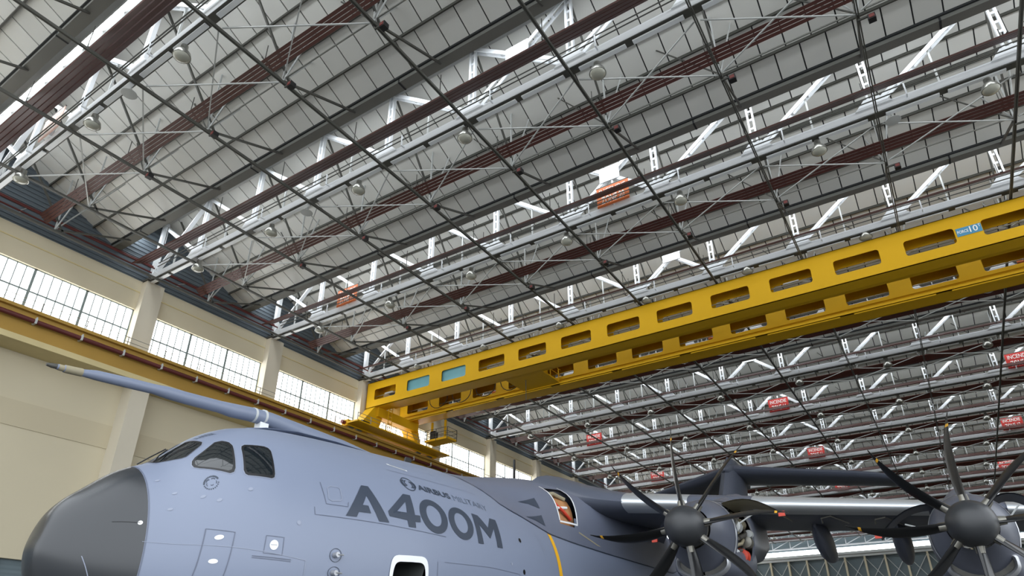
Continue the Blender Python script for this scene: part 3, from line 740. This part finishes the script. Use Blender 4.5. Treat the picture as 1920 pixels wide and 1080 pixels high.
def skin_text(body, x0, x1, a0, a1, ht, m, bold):
    vv, ff = text_geo(body, bold); bm = bmesh.new()
    V = [bm.verts.new((x0 + (x1 - x0) * u, (a0 + (a1 - a0) * u + ht * v) * 0.05, 0)) for u, v in vv]
    for f_ in ff:
        try: bm.faces.new([V[k] for k in f_])
        except ValueError: pass
    return wrap(bm, 'lettering', m, None, sp, 0.006, 0.25, 4)
skin_text('AIRBUS', 10.22, 11.21, 35.7, 33.7, 3.6, 'letter', 0.03)
skin_text('MILITARY', 11.30, 12.50, 33.4, 31.4, 3.5, 'letterlight', -0.004)
skin_text('A400M', 6.40, 6.62, 80.0, 74.0, 6.0, 'letterlight', 0.01)
def ring_seg(cx, ct, rx, rt, k0, k1, a0, a1, n=10):
    o = [(cx + rx * k1 * math.cos(a0 + (a1 - a0) * q / n), ct + rt * k1 * math.sin(a0 + (a1 - a0) * q / n)) for q in range(n + 1)]
    i = [(cx + rx * k0 * math.cos(a0 + (a1 - a0) * q / n), ct + rt * k0 * math.sin(a0 + (a1 - a0) * q / n)) for q in range(n, -1, -1)]
    return [o + i]
em = [[ell(9.98, 38.3, 0.185, 4.1, 30), ell(9.98, 38.3, 0.168, 3.6, 30)]]
for k in range(3):
    em.append(ring_seg(9.92 - 0.03 * k + 0.03, 38.6, 0.10, 2.4, 0.50 + 0.0 * k, 0.78, math.radians(80), math.radians(250)) if k == 0 else ring_seg(9.95 - 0.045 * k, 38.5, 0.10, 2.6, 0.62, 0.86, math.radians(95), math.radians(255)))
    em.append(ring_seg(10.01 + 0.045 * k, 38.1, 0.10, 2.6, 0.62, 0.86, math.radians(-85), math.radians(75)))
decal('emblem', em, 'letter')
# round badge under the cockpit window
bd = []
for a0, a1 in ((15, 75), (78, 88), (91, 99), (103, 112), (116, 124), (128, 178)): bd += [ring_seg(6.22, 37.5, 0.095, 4.2, 0.78, 1.0, math.radians(a0), math.radians(a1))]
for k in range(10): bd += [ring_seg(6.22, 37.5, 0.095, 4.2, 0.82, 0.97, math.radians(190 + 16.5 * k), math.radians(199 + 16.5 * k), 3)]
for (x, t, rx, rt, a0, a1) in ((6.19, 38.2, .03, 1.8, 60, 170), (6.24, 38.4, .035, 1.6, 20, 120), (6.225, 36.6, .02, 1.0, 200, 330), (6.26, 37.1, .025, 1.2, -60, 40), (6.18, 37.0, .02, 1.2, 120, 240)):
    bd += [ring_seg(x, t, rx, rt, 0.7, 1.0, math.radians(a0), math.radians(a1), 6)]
decal('badge', bd, 'letter')

# cockpit windows
wA = [(6.10, 57.4), (6.15, 59.6), (6.46, 64.9), (6.55, 63.4), (6.61, 60.0), (6.62, 56.4), (6.53, 41.6), (6.50, 39.6), (6.45, 39.6), (6.14, 49.6), (6.09, 52.0), (6.08, 54.6)]
wB = [(6.72, 52.4), (6.74, 54.0), (6.79, 54.6), (7.05, 51.4), (7.10, 50.2), (7.12, 48.0), (7.05, 35.0), (7.03, 33.4), (6.99, 33.0), (6.68, 36.0), (6.65, 37.0), (6.64, 39.0)]
wC = [(5.76, 87.0), (5.76, 80.0), (5.78, 76.4), (6.03, 65.8), (6.08, 65.0), (6.32, 69.6), (6.36, 72.0), (6.33, 87.0)]
for poly, nm in ((wA, 'cockpit_window'), (wB, 'cockpit_window'), (wC, 'windscreen')):
    for mir in (False, True):
        q = [(x, 180 - t) for x, t in poly] if mir else poly
        decal('window_surround', [[grow(q, 1.07), grow(q, 1.02)]], 'panelpale', off=0.004, du=0.06, dv=2)
        decal('window_seal', [[grow(q, 1.03), grow(q, 0.9)]], 'rubber', off=0.010, du=0.06, dv=2)
        decal(nm, [[grow(q, 0.92)]], 'cockpit', off=0.007, du=0.06, dv=2)
obj('wiper', MB().tube([sp(5.72, 74, 0.05), sp(5.86, 82, 0.08), sp(6.05, 88, 0.06)], 0.012, 5), 'rubber', fus)
obj('wiper', MB().tube([sp(5.74, 100, 0.05), sp(5.88, 96, 0.08), sp(6.10, 93, 0.06)], 0.012, 5), 'rubber', fus)

# marks, hatches and panel lines on the nose
line('panel_outline', [(6.14, 14.5), (6.48, 11.5), (6.42, -6.2), (6.40, -20), (6.05, -20), (6.08, -6.7)], 0.012, 'panelline', True)
for x, t in ((6.30, 10.1), (6.27, 0.5), (6.25, -9)): decal('step_plate', [[ell(x, t, 0.055, 1.0, 16)]], 'doorwhite')
line('panel_outline', [(6.88, 9.6), (7.13, 8.8), (7.12, 2.7), (6.86, 3.4)], 0.010, 'panelline', True)
decal('port_cap', [[ell(6.995, 6.2, 0.06, 1.75, 20)]], 'doorwhite'); line('cap_slot', [(6.95, 6.3), (7.04, 6.1)], 0.008, 'panelline')
line('placard_line', [(6.72, 2.5), (7.26, 1.2)], 0.016, 'panelline'); line('placard_line', [(6.72, 1.9), (7.26, 0.6)], 0.012, 'panelline')
for t in (3.2, -3.1):
    line('sensor_ring', ell(7.99, t, 0.105, 2.3, 28), 0.01, 'letter', True)
    obj('sensor_probe', MB().tube([sp(7.97, t, 0.0), sp(7.97, t, 0.09)], 0.045, 10).tube([sp(7.97, t, 0.08), sp(8.08, t - 0.1, 0.08)], 0.014, 6), 'lipmetal', fus, True)
line('hatch_edge', [(7.92, 29.2), (7.98, 30.0), (8.12, 29.9), (8.17, 29.0), (8.16, 24.6), (8.12, 23.8), (7.95, 23.5), (7.90, 24.2)], 0.014, 'panelpale', True)
line('hatch_edge', [(7.80, 31.5), (7.84, 22.0), (8.26, 21.6), (8.28, 23.6)], 0.01, 'panelline')
line('skin_seam', [(5.47, 10.6), (6.6, 5.2), (7.49, 1.1), (7.49, -15)], 0.010, 'panelpale')
line('skin_seam', [(7.62, 20.5), (7.62, 17.5), (9.0, 16.0), (10.6, 13.6)], 0.010, 'panelline')
line('skin_seam', [(10.5, 3.0), (13.2, 2.0), (13.2, -20)], 0.008, 'panelline'); line('skin_seam', [(10.3, 3.0), (10.3, -20)], 0.008, 'panelline')
line('skin_seam', [(XR + 0.008, -60), (XR + 0.008, 240)], 0.012, 'panelline')
line('skin_seam', [(14.4, 26), (14.55, 12)], 0.012, 'panelpale')
line('skin_seam', [(9.6, 46), (12.4, 42)], 0.008, 'panelline')
decal('air_scoop', [[[(9.79, 52.3), (10.31, 49.6), (10.29, 48.6), (9.79, 51.2)]]], 'doorwhite'); line('scoop_slot', [(9.86, 51.6), (10.26, 49.3)], 0.018, 'rubber')
for x, t in ((5.64, 51.1), (5.81, 38.0), (6.11, 30.9), (6.29, 26.9), (5.75, 28.1), (6.68, 28.9), (7.35, 14.2), (10.5, 56), (11.2, 52), (12.9, 6.0)):
    decal('static_port', [[ell(x, t, 0.032, 0.8, 14)]], 'panelpale')
for x, t in ((13.4, 3.4), (13.45, 19.0)): decal('vent_hole', [[ell(x, t, 0.05, 1.2, 14)]], 'rubber')
decal('warning_stripe', [[[(15.08, 28.6), (15.24, 28.0), (15.24, -40), (15.08, -40)]]], 'yellow')
line('lightning_strip', [(5.10, 24.8), (5.42, 21.5)], 0.014, 'rubber', parent=rad); line('lightning_strip', [(4.85, 0), (5.0, -18)], 0.012, 'panelpale', parent=rad)
decal('strip_mount', [[ell(5.42, 21.5, 0.03, 1.3, 12)]], 'doorwhite', rad)
# crew door opening
dr = []
for k in range(40):
    a = 2 * math.pi * k / 40; ca, sa = math.cos(a), math.sin(a)
    e = 0.28; u = math.copysign(abs(ca) ** e, ca); v = math.copysign(abs(sa) ** e, sa)
    dr.append((u, v))
cx, ct, hx, ht_ = (DX0 + DX1) / 2, (DT0 + DT1) / 2, (DX1 - DX0) / 2, (DT1 - DT0) / 2
df = decal('door_frame', [[[(cx + u * hx * 1.17, ct + v * (ht_ + 1.8)) for u, v in dr], [(cx + u * hx * 0.99, ct + v * (ht_ - 0.6)) for u, v in dr]]], 'doorwhite', off=0.012, du=0.2, dv=3)
wi = MB()
for zz in range(1):
    a0, a1, b0, b1 = sp(DX0, DT1), sp(DX1, DT1), sp(DX0, DT0), sp(DX1, DT0)
    back = Vector((0, 1.5, 0))
    wi.add([a0, a1, b1, b0, a0 + back, a1 + back, b1 + back, b0 + back], [(4, 5, 6, 7), (0, 1, 5, 4), (1, 2, 6, 5), (2, 3, 7, 6), (3, 0, 4, 7)])
obj('door_lining', wi, 'interior', fus)
# wing-root fairing with the open bay
HX0, HX1, HT0, HT1 = 15.95, 16.85, 38, 58
fx = sorted([12.2 + 0.3 * k for k in range(0, 62) if min(abs(12.2 + 0.3 * k - HX0), abs(12.2 + 0.3 * k - HX1)) > 0.1] + [HX0, HX1])
mb = MB(); NS = 30
V_, F_ = [], []
for x in fx:
    s = seam(x)
    lst = [s + (180 - 2 * s) * k / NS for k in range(NS + 1)]
    V_ += [fp(x, t) for t in lst]
for i in range(len(fx) - 1):
    for k in range(NS):
        tm = seam(fx[i]) + (180 - 2 * seam(fx[i])) * (k + 0.5) / NS
        if fx[i] >= HX0 - 1e-6 and fx[i + 1] <= HX1 + 1e-6 and HT0 <= tm <= HT1: continue
        F_.append((i * (NS + 1) + k, i * (NS + 1) + k + 1, (i + 1) * (NS + 1) + k + 1, (i + 1) * (NS + 1) + k))
fair = obj('wing_fairing', MB().add(V_, F_), 'fairing', plane, True)
line('fairing_seam', [(x, seam(x) - 0.4) for x in fx[2:-6]], 0.03, 'letter', f=sp, parent=fair)
line('bay_edge', [(HX0, HT0), (HX0 - 0.02, 50), (HX0, HT1 + 1)], 0.05, 'doorwhite', f=fp, parent=fair)
line('bay_edge', [(HX1, HT0 - 1), (HX1 + 0.03, 50), (HX1, HT1 + 1)], 0.06, 'doorwhite', f=fp, parent=fair)
line('bay_edge', [(HX0, HT0 - 0.5), (HX1, HT0 - 0.8)], 0.04, 'doorwhite', f=fp, parent=fair)
decal('bay_floor', [[[(HX0 - 0.1, HT0 - 2), (HX1 + 0.1, HT0 - 2), (HX1 + 0.1, HT1 + 10), (HX0 - 0.1, HT1 + 10)]]], 'brown', fair, f=fp, off=-0.2)
obj('bay_duct', MB().tube([fp(16.1, 50, -0.15), fp(16.35, 44, -0.1), fp(16.7, 41, -0.14)], 0.045, 8), 'engred', fair, True)
obj('bay_duct', MB().tube([fp(15.98, 55, -0.16), fp(16.4, 55, -0.1), fp(16.82, 52, -0.16)], 0.06, 8), 'beige', fair, True)
obj('bay_duct', MB().tube([fp(16.15, 46, -0.14), fp(16.6, 46, -0.12)], 0.04, 8), 'doorwhite', fair, True)
for (x0_, t0_) in ((14.35, 46.0), (14.35, 36.5)):
    decal('inlet_scoop', [[[(x0_, t0_), (x0_ + 0.75, t0_ + 2.4), (x0_ + 0.78, t0_ - 3.6), (x0_ + 0.4, t0_ - 1.0)]]], 'letter', fair, f=fp, off=0.01)
line('fairing_mark', [(16.9, 34), (18.2, 29.5)], 0.035, 'beige', f=fp, parent=fair)
for (x, t, hh, ww) in ((12.2, 88, 0.28, 0.16), (17.4, 90, 0.75, 0.05)):
    p = fp(x, t) if x > 12.5 else sp(x, t)
    obj('blade_antenna', MB().prism([(p.x - ww, p.y, p.z - 0.05), (p.x + ww, p.y, p.z - 0.05), (p.x + ww * 0.9, p.y, p.z + hh), (p.x - ww * 0.3, p.y, p.z + hh)], (0, 0.05, 0)), 'rubber', plane)

# refuelling probe above the cockpit
pp = [(3.89, 5.94, .015), (3.93, 5.945, .032), (4.02, 5.955, .036), (4.03, 5.955, .045), (4.12, 5.96, .045), (4.14, 5.96, .06), (4.33, 5.98, .064), (4.42, 5.99, .06), (4.62, 6.02, .084), (5.2, 6.075, .092), (5.6, 6.11, .09), (5.85, 6.125, .112), (6.2, 6.14, .115), (6.9, 6.19, .118), (7.15, 6.2, .138), (7.6, 6.25, .145), (8.0, 6.265, .155), (8.8, 6.21, .19), (10.0, 6.17, .2), (11.5, 6.14, .12), (12.4, 6.12, .05)]
prb = obj('refuelling_probe', MB().tube([(x, YC, z) for x, z, r in pp], [r for x, z, r in pp], 18), 'skin', plane, True)
obj('probe_nozzle', MB().tube([(3.88, YC, 5.94), (3.95, YC, 5.947), (4.03, YC, 5.956)], [.022, .038, .042], 14), 'engdark', prb, True)
obj('probe_collar', MB().tube([(4.05, YC, 5.957), (4.13, YC, 5.96)], .051, 14).tube([(4.14, YC, 5.96), (4.40, YC, 5.988)], [.065, .067], 14), 'beige', prb, True)
for x in (7.62, 7.85): obj('probe_band', MB().tube([(x, YC, 6.253 + (x - 7.62) * .07), (x + 0.05, YC, 6.256 + (x - 7.62) * .07)], .151 + (x - 7.62) * .04, 18), 'offwhite', prb, True)
obj('probe_mount', MB().loft([[(x, YC + w * c_, z + 0.03 * s_) for c_, s_ in [(math.cos(a), math.sin(a)) for a in [2 * math.pi * k / 16 for k in range(16)]]] for x, w, z in ((7.55, 0.05, 5.93), (7.8, 0.3, 5.97), (8.4, 0.5, 6.02), (9.4, 0.55, 6.07), (11, 0.45, 6.13), (12, 0.1, 6.15))], True, True), 'skin', prb, True)
obj('mount_bracket', MB().box(7.78, 7.98, YC - 0.09, YC + 0.09, 5.95, 6.15), 'doorwhite', prb)

# wings
def wing(side):
    yy = lambda t: YC - side * t
    def stn(t):
        le = 17.63 + 0.258 * t - (0.55 * max(0, 3.3 - t) ** 2 if t < 3.3 else 0); zl = 6.46 - 0.0912 * t
        c = 6.2 - 0.185 * t if t > 0 else 6.2
        if t < 3.3: c += 0.55 * max(0, 3.3 - t) ** 2
        return le, zl, c
    def foil(t, f0=0.0, f1=1.0, off=0.0, n=26):
        le, zl, c = stn(t); tk = 0.155 * (1 - 0.012 * t); pts = []
        for k in range(n + 1):
            a = math.pi * 2 * k / n
            s = 0.5 * (1 + math.cos(a))
            s = f0 + (f1 - f0) * s
            yt = 5 * tk * (0.2969 * math.sqrt(max(s, 0)) - 0.126 * s - 0.3516 * s * s + 0.2843 * s ** 3 - 0.1036 * s ** 4)
            up_ = 1 if a < math.pi else -1
            pts.append(Vector((le + s * c - off, yy(t), zl + (up_ * (yt + off / c) * (1.0 if up_ > 0 else 0.95) + 0.02 * math.sin(math.pi * s)) * c)))
        return pts
    ts = [1.4, 2.0, 2.6, 3.0, 3.3, 5, 7, 9, 12, 15, 18, 20.4, 21.0, 21.2]
    w = obj('wing', MB().loft([foil(t) for t in ts], False, True), 'skindark', plane, True)
    for k, (ta, tb) in enumerate(((3.15, 5.0), (6.7, 10.9), (12.6, 16.5), (16.55, 20.6))):
        n_ = 6
        obj('leading_edge_strip', MB().loft([foil(ta + (tb - ta) * q / n_, 0.0, 0.085, 0.008, 16) for q in range(n_ + 1)], False), 'silver', w, True)
    for t in (4.4, 7.9, 10.0, 14.4):                                          # flap track fairings
        le, zl, c = stn(t); rings = []
        for k in range(9):
            q = k / 8; r = 0.34 * math.sin(math.pi * min(0.98, max(0.03, q ** 0.7))) + 0.02
            rings.append([(le + c * (0.42 + 0.72 * q), yy(t) + r * 0.7 * math.cos(a), zl - 0.25 - 0.75 * q ** 0.8 * (1 - 0.25 * q) + r * 1.5 * math.sin(a)) for a in [2 * math.pi * m_ / 14 for m_ in range(14)]])
        obj('flap_track_fairing', MB().loft(rings, True, True), 'skindark', w, True)
    for t in (8.4, 9.7):
        le, zl, c = stn(t)
        obj('inspection_loop', MB().tube([(le + 1.0, yy(t - 0.15), zl - 0.32), (le + 0.6, yy(t - 0.1), zl - 0.26), (le + 0.5, yy(t + 0.15), zl - 0.24), (le + 1.2, yy(t + 0.5), zl - 0.36)], 0.02, 6), 'engmid', w, True)
    return w
wing(1); wing(-1)

# engines with eight-bladed propellers
def blade_mesh():
    mb = MB(); R = 2.42; rings = []; tipr = []
    for k in range(15):
        q = k / 14; r = 0.34 + (R - 0.34) * q
        c = 0.15 + 0.24 * math.sin(math.pi * min(1, q * 0.95 + 0.06) ** 0.85) * (1 - 0.15 * q); c = max(c * (1 - q ** 7), 0.03)
        t = 0.11 * (1 - q) ** 1.6 + 0.018
        sw = 0.10 * math.sin(math.pi * q) - 0.34 * q ** 3
        be = math.radians(66 - 12 * q)
        ca, sa = math.cos(be), math.sin(be); ring_ = []
        for m_ in range(12):
            a = 2 * math.pi * m_ / 12; u = c / 2 * math.cos(a) + sw; v = t / 2 * math.sin(a)
            ring_.append((u * sa + v * ca, u * ca - v * sa, r))
        rings.append(ring_)
    mb.loft(rings, True, True)
    yel = MB().loft([[(p[0] * 1.0, p[1], p[2]) for p in rg] for rg in rings[12:13]] + [[(a[0] * .6 + b[0] * .4, a[1] * .6 + b[1] * .4, a[2] * .6 + b[2] * .4) for a, b in zip(rings[12], rings[13])]], True)
    yb = [( (x * 1.03, y * 1.03, z) ) for x, y, z in yel.v]; yel.v = yb
    boot = MB().lathe([(0.10, 0.28), (0.12, 0.36), (0.10, 0.5), (0.085, 0.62)], (0, 0, 0), 12)
    return mb.mesh('propeller_blade', M['blade'], True), yel.mesh('blade_tip_band', M['tipyellow'], True), boot.mesh('blade_cuff', M['engmid'], True)
BL, BT, BC = blade_mesh()
def engine(hub, side, phase, opened):
    hx, hy, hz = hub
    def rg(d, w, t, b, dz=0.0, n=36):
        out = []
        for k in range(n):
            a = 2 * math.pi * k / n; s = math.sin(a)
            out.append(Vector((hx + d, hy - side * w * math.cos(a), hz + dz + (t if s > 0 else b) * s)))
        return out
    stn = [(0.32, .50, .50, .50, 0), (0.5, .64, .64, .62, 0), (0.8, .76, .76, .85, 0), (1.2, .84, .86, 1.05, 0), (1.35, .86, .90, 1.10, 0), (1.9, .90, .98, 1.15, 0), (2.55, .90, 1.06, 1.12, .02), (2.8, .88, 1.12, 1.05, .05), (3.4, .80, 1.25, .90, .1), (4.2, .66, 1.45, .70, .15), (5.2, .50, 1.62, .55, .2), (6.6, .34, 1.66, .40, .3), (8.0, .15, 1.3, .2, .6)]
    V_ = []; F_ = []; n = 36
    for s_ in stn: V_ += rg(*s_)
    for i in range(len(stn) - 1):
        for k in range(n):
            ang = (k + 0.5) * 10; ang = ang if ang < 180 else ang - 360
            if opened and stn[i][0] >= 1.3 and stn[i + 1][0] <= 2.6 and -62 < ang < 52: continue
            F_.append((i * n + k, i * n + (k + 1) % n, (i + 1) * n + (k + 1) % n, (i + 1) * n + k))
    nac = obj('engine_nacelle', MB().add(V_, F_), 'nacelle', plane, True)
    pr = [(0.02, -0.56), (0.14, -0.55), (0.26, -0.51), (0.36, -0.43), (0.43, -0.32), (0.475, -0.18), (0.49, 0.0), (0.485, 0.14), (0.46, 0.24)]
    obj('spinner', MB().lathe(pr, hub, 32, 'X'), 'spinner', nac, True)
    obj('spinner_backplate', MB().lathe([(0.47, 0.22), (0.47, 0.26), (0.3, 0.3), (0.3, 0.4)], hub, 28, 'X'), 'engmid', nac, True)
    for k in range(8):
        rot = Matrix.Rotation(math.radians(phase + 45 * k), 4, 'X')
        for nm, me in (('propeller_blade', BL), ('blade_tip_band', BT), ('blade_cuff', BC)):
            o = link(nm, me, nac, hub); o.rotation_euler = rot.to_euler()
    # chin intake
    def lip(d, w, h_, dz): 
        out = []
        for k in range(32):
            a = 2 * math.pi * k / 32; c_, s_ = math.cos(a), math.sin(a); e = 0.62
            yq = w * math.copysign(abs(c_) ** e, c_); zq = h_ * math.copysign(abs(s_) ** e, s_)
            out.append(Vector((hx + d, hy - yq, hz + dz + zq + 0.14 * (yq / w) ** 2)))
        return out
    obj('intake_chin', MB().loft([lip(0.92, .66, .25, -.86), lip(1.1, .74, .33, -.86), lip(1.5, .82, .40, -.84), lip(2.4, .84, .48, -.80), lip(3.4, .74, .42, -.60), lip(4.6, .4, .2, -.3)], True), 'nacelle', nac, True)
    obj('intake_lip', MB().loft([lip(1.02, .58, .17, -.86), lip(0.92, .60, .19, -.86), lip(0.885, .63, .225, -.86), lip(0.92, .67, .26, -.86), lip(1.02, .70, .29, -.86)], True), 'lipmetal', nac, True)
    obj('intake_duct', MB().loft([lip(1.0, .58, .17, -.86), lip(1.5, .52, .15, -.93), lip(2.0, .42, .12, -.85)], True, True), 'engdark', nac, True)
    obj('intake_vane', MB().box(hx + 1.0, hx + 1.4, hy - 0.02, hy + 0.02, hz - 1.14, hz - 0.8), 'engmid', nac)
    obj('cowl_ring', MB().loft([rg(1.2, .85, .87, 1.06), rg(1.235, .87, .885, 1.08), rg(1.27, .86, .89, 1.07)], True), 'lipmetal', nac, True)
    def door(sg, tilt, m, l0=1.35, l1=2.75, ln=1.25):
        rings = []
        for q in range(9):
            a = q / 8; bulge_ = 0.22 * math.sin(math.pi * a)
            rings.append([Vector((hx + l0 + (l1 - l0) * e * (1 - 0.25 * a * abs(e - 0.5)), hy - sg * (0.55 + ln * a), hz + 0.72 + bulge_ - tilt * a)) for e in (0, 0.25, 0.5, 0.75, 1)])
        d_ = MB().loft(rings, False); d2 = [Vector(v) + Vector((0, 0, 0.03)) for v in d_.v]
        o = len(d_.v); d_.v += [tuple(v) for v in d2]; d_.f += [tuple(i + o for i in reversed(f)) for f in d_.f]
        c = obj('cowl_door', d_, m, nac, True)
        obj('door_stay', MB().tube([(hx + 1.6, hy - sg * 0.6, hz + 0.1), (hx + 1.6, hy - sg * (0.5 + ln * 0.6), hz + 0.75 - tilt * 0.6)], 0.02, 6), 'offwhite', c, True)
        obj('warning_flag', MB().box(hx + l0, hx + l0 + 0.06, hy - sg * (0.55 + ln) - 0.05, hy - sg * (0.55 + ln) + 0.1, hz + 0.68 - tilt, hz + 0.80 - tilt), 'engred', c)
    if side > 0 and opened:
        door(1, 0.42, 'beige', ln=1.45); door(-1, 0.75, 'nacelle', 1.3, 2.0, 0.75)
        core = obj('engine_core', MB().lathe([(0.35, 1.25), (0.62, 1.35), (0.58, 1.7), (0.66, 1.9), (0.56, 2.2), (0.66, 2.5), (0.3, 2.6)], hub, 24, 'X'), 'engdark', nac, True)
        rnd = random.Random(3)
        for k in range(16):
            a = math.radians(-70 + 9 * k); r0 = 0.68 + 0.16 * rnd.random(); xa = hx + 1.35 + rnd.random() * 0.4; xb = xa + 0.3 + rnd.random() * 0.6
            pts = [(xa, hy - r0 * math.cos(a), hz + r0 * math.sin(a)), ((xa + xb) / 2, hy - (r0 + 0.06) * math.cos(a + 0.15), hz + (r0 + 0.06) * math.sin(a + 0.15)), (min(xb, hx + 2.5), hy - r0 * math.cos(a + 0.35), hz + r0 * math.sin(a + 0.35))]
            obj('engine_pipe', MB().tube(pts, 0.025 + 0.03 * rnd.random(), 7), ('engmid', 'engdark', 'beige')[k % 3], core, True)
        for (d, a, r0, s_, m_) in ((1.6, -38, .78, .15, 'doorwhite'), (2.1, -35, .86, .18, 'engred'), (1.7, 14, .76, .16, 'offwhite'), (2.2, -10, .86, .15, 'engmid'), (1.9, -55, .82, .13, 'engmid'), (2.3, 25, .78, .14, 'beige'), (2.35, 5, .9, .1, 'offwhite')):
            a = math.radians(a); c_ = (hx + d, hy - r0 * math.cos(a), hz + r0 * math.sin(a))
            obj('accessory', MB().lathe([(s_ * .4, -s_), (s_, -s_ * .8), (s_ * .9, 0), (s_, s_ * .7), (s_ * .5, s_)], c_, 12, 'X'), m_, core, True)
        obj('bay_frame', MB().loft([rg(2.52, .92, 1.07, 1.14, .02), rg(2.60, .95, 1.10, 1.17, .02), rg(2.66, .91, 1.08, 1.12, .02)], True), 'nacelle', nac, True)
    elif side > 0:
        door(-1, 0.62, 'nacelle', 1.3, 2.1, 1.35); door(1, 0.3, 'nacelle', 1.4, 2.4, 0.9)
    return nac
HI, HO = (15.85, 5.25, 4.74), (17.39, -0.506, 4.45)
engine(HI, 1, -5, True); engine(HO, 1, -1, False)
engine((HI[0], 2 * YC - HI[1], HI[2]), -1, 10, False); engine((HO[0], 2 * YC - HO[1], HO[2]), -1, 20, False)

# tail
fin = MB()
def finring(z, le, c, tk): return [(le + c * s, YC + sg * tk * c * 2.2 * math.sqrt(max(s, 0)) * (1 - s), z) for s, sg in [(0, 1), (.05, 1), (.15, 1), (.35, 1), (.6, 1), (.85, 1), (1, 1), (.85, -1), (.6, -1), (.35, -1), (.15, -1), (.05, -1)]]
obj('tail_fin', fin.loft([finring(5.9, 35.5, 10.0, .12), finring(8.5, 38.6, 8.0, .12), finring(11.5, 41.6, 6.0, .13), finring(13.6, 43.2, 4.9, .14), finring(14.3, 43.7, 3.9, .06)], True, True), 'skindark', plane, True)
obj('tail_bullet', MB().tube([(42.6, YC, 13.2), (42.9, YC, 13.25), (43.6, YC, 13.35), (46.0, YC, 13.4), (48.0, YC, 13.3), (48.8, YC, 13.2)], [.05, .28, .48, .5, .3, .05], 16), 'skindark', plane, True)
for sg in (1, -1):
    rings = []
    for k in range(9):
        q = k / 8; t = 9.7 * q; le = 43.3 + 2.1 * q + 0.9 * max(0, q - 0.85) / 0.15; c = 5.6 - 2.2 * q - 0.6 * max(0, q - 0.85) / 0.15; zz = 13.45 - 1.35 * q
        rings.append([(le + c * s, YC - sg * t, zz + u * 0.20 * c * math.sqrt(max(s, 0)) * (1 - s)) for s, u in [(0, 1), (.03, 1), (.1, 1), (.3, 1), (.6, 1), (.85, 1), (1, 1), (.85, -1), (.6, -1), (.3, -1), (.1, -1), (.03, -1)]])
    obj('tailplane', MB().loft(rings, True, True), 'skindark', plane, True)
# landing gear so that it stands on the floor
def wheel(x, y, r, w): return MB().lathe([(r * .3, -w), (r * .85, -w), (r, -w * .6), (r, w * .6), (r * .85, w), (r * .3, w)], (0, 0, 0), 20)
def gear(x, ys, r, top):
    for y in ys:
        mb = wheel(x, y, r, 0.2); mb.v = [(x + v[0], y + v[2], r + v[1]) for v in mb.v]
        obj('wheel', mb, 'tyre', plane, True)
    yc = sum(ys) / len(ys)
    obj('gear_leg', MB().tube([(x, yc, r), (x, yc, top)], 0.14, 12).tube([(x, min(ys), r), (x, max(ys), r)], 0.09, 10), 'offwhite', plane, True)
gear(8.2, (YC - 0.4, YC + 0.4), 0.42, 1.3)
for sg in (1, -1):
    rings = []
    for k in range(9):
        q = k / 8; r = max(0.06, math.sin(math.pi * q) ** 0.6)
        rings.append([(17.2 + 9.5 * q, YC - sg * 2.5 - 0.85 * r * math.cos(a), 1.5 + 0.95 * r * math.sin(a)) for a in [2 * math.pi * m_ / 18 for m_ in range(18)]])
    obj('gear_sponson', MB().loft(rings, True, True), 'skin', plane, True)
    for x in (19.6, 21.4, 23.2): gear(x, (YC - sg * 2.1, YC - sg * 2.9), 0.62, 1.3)
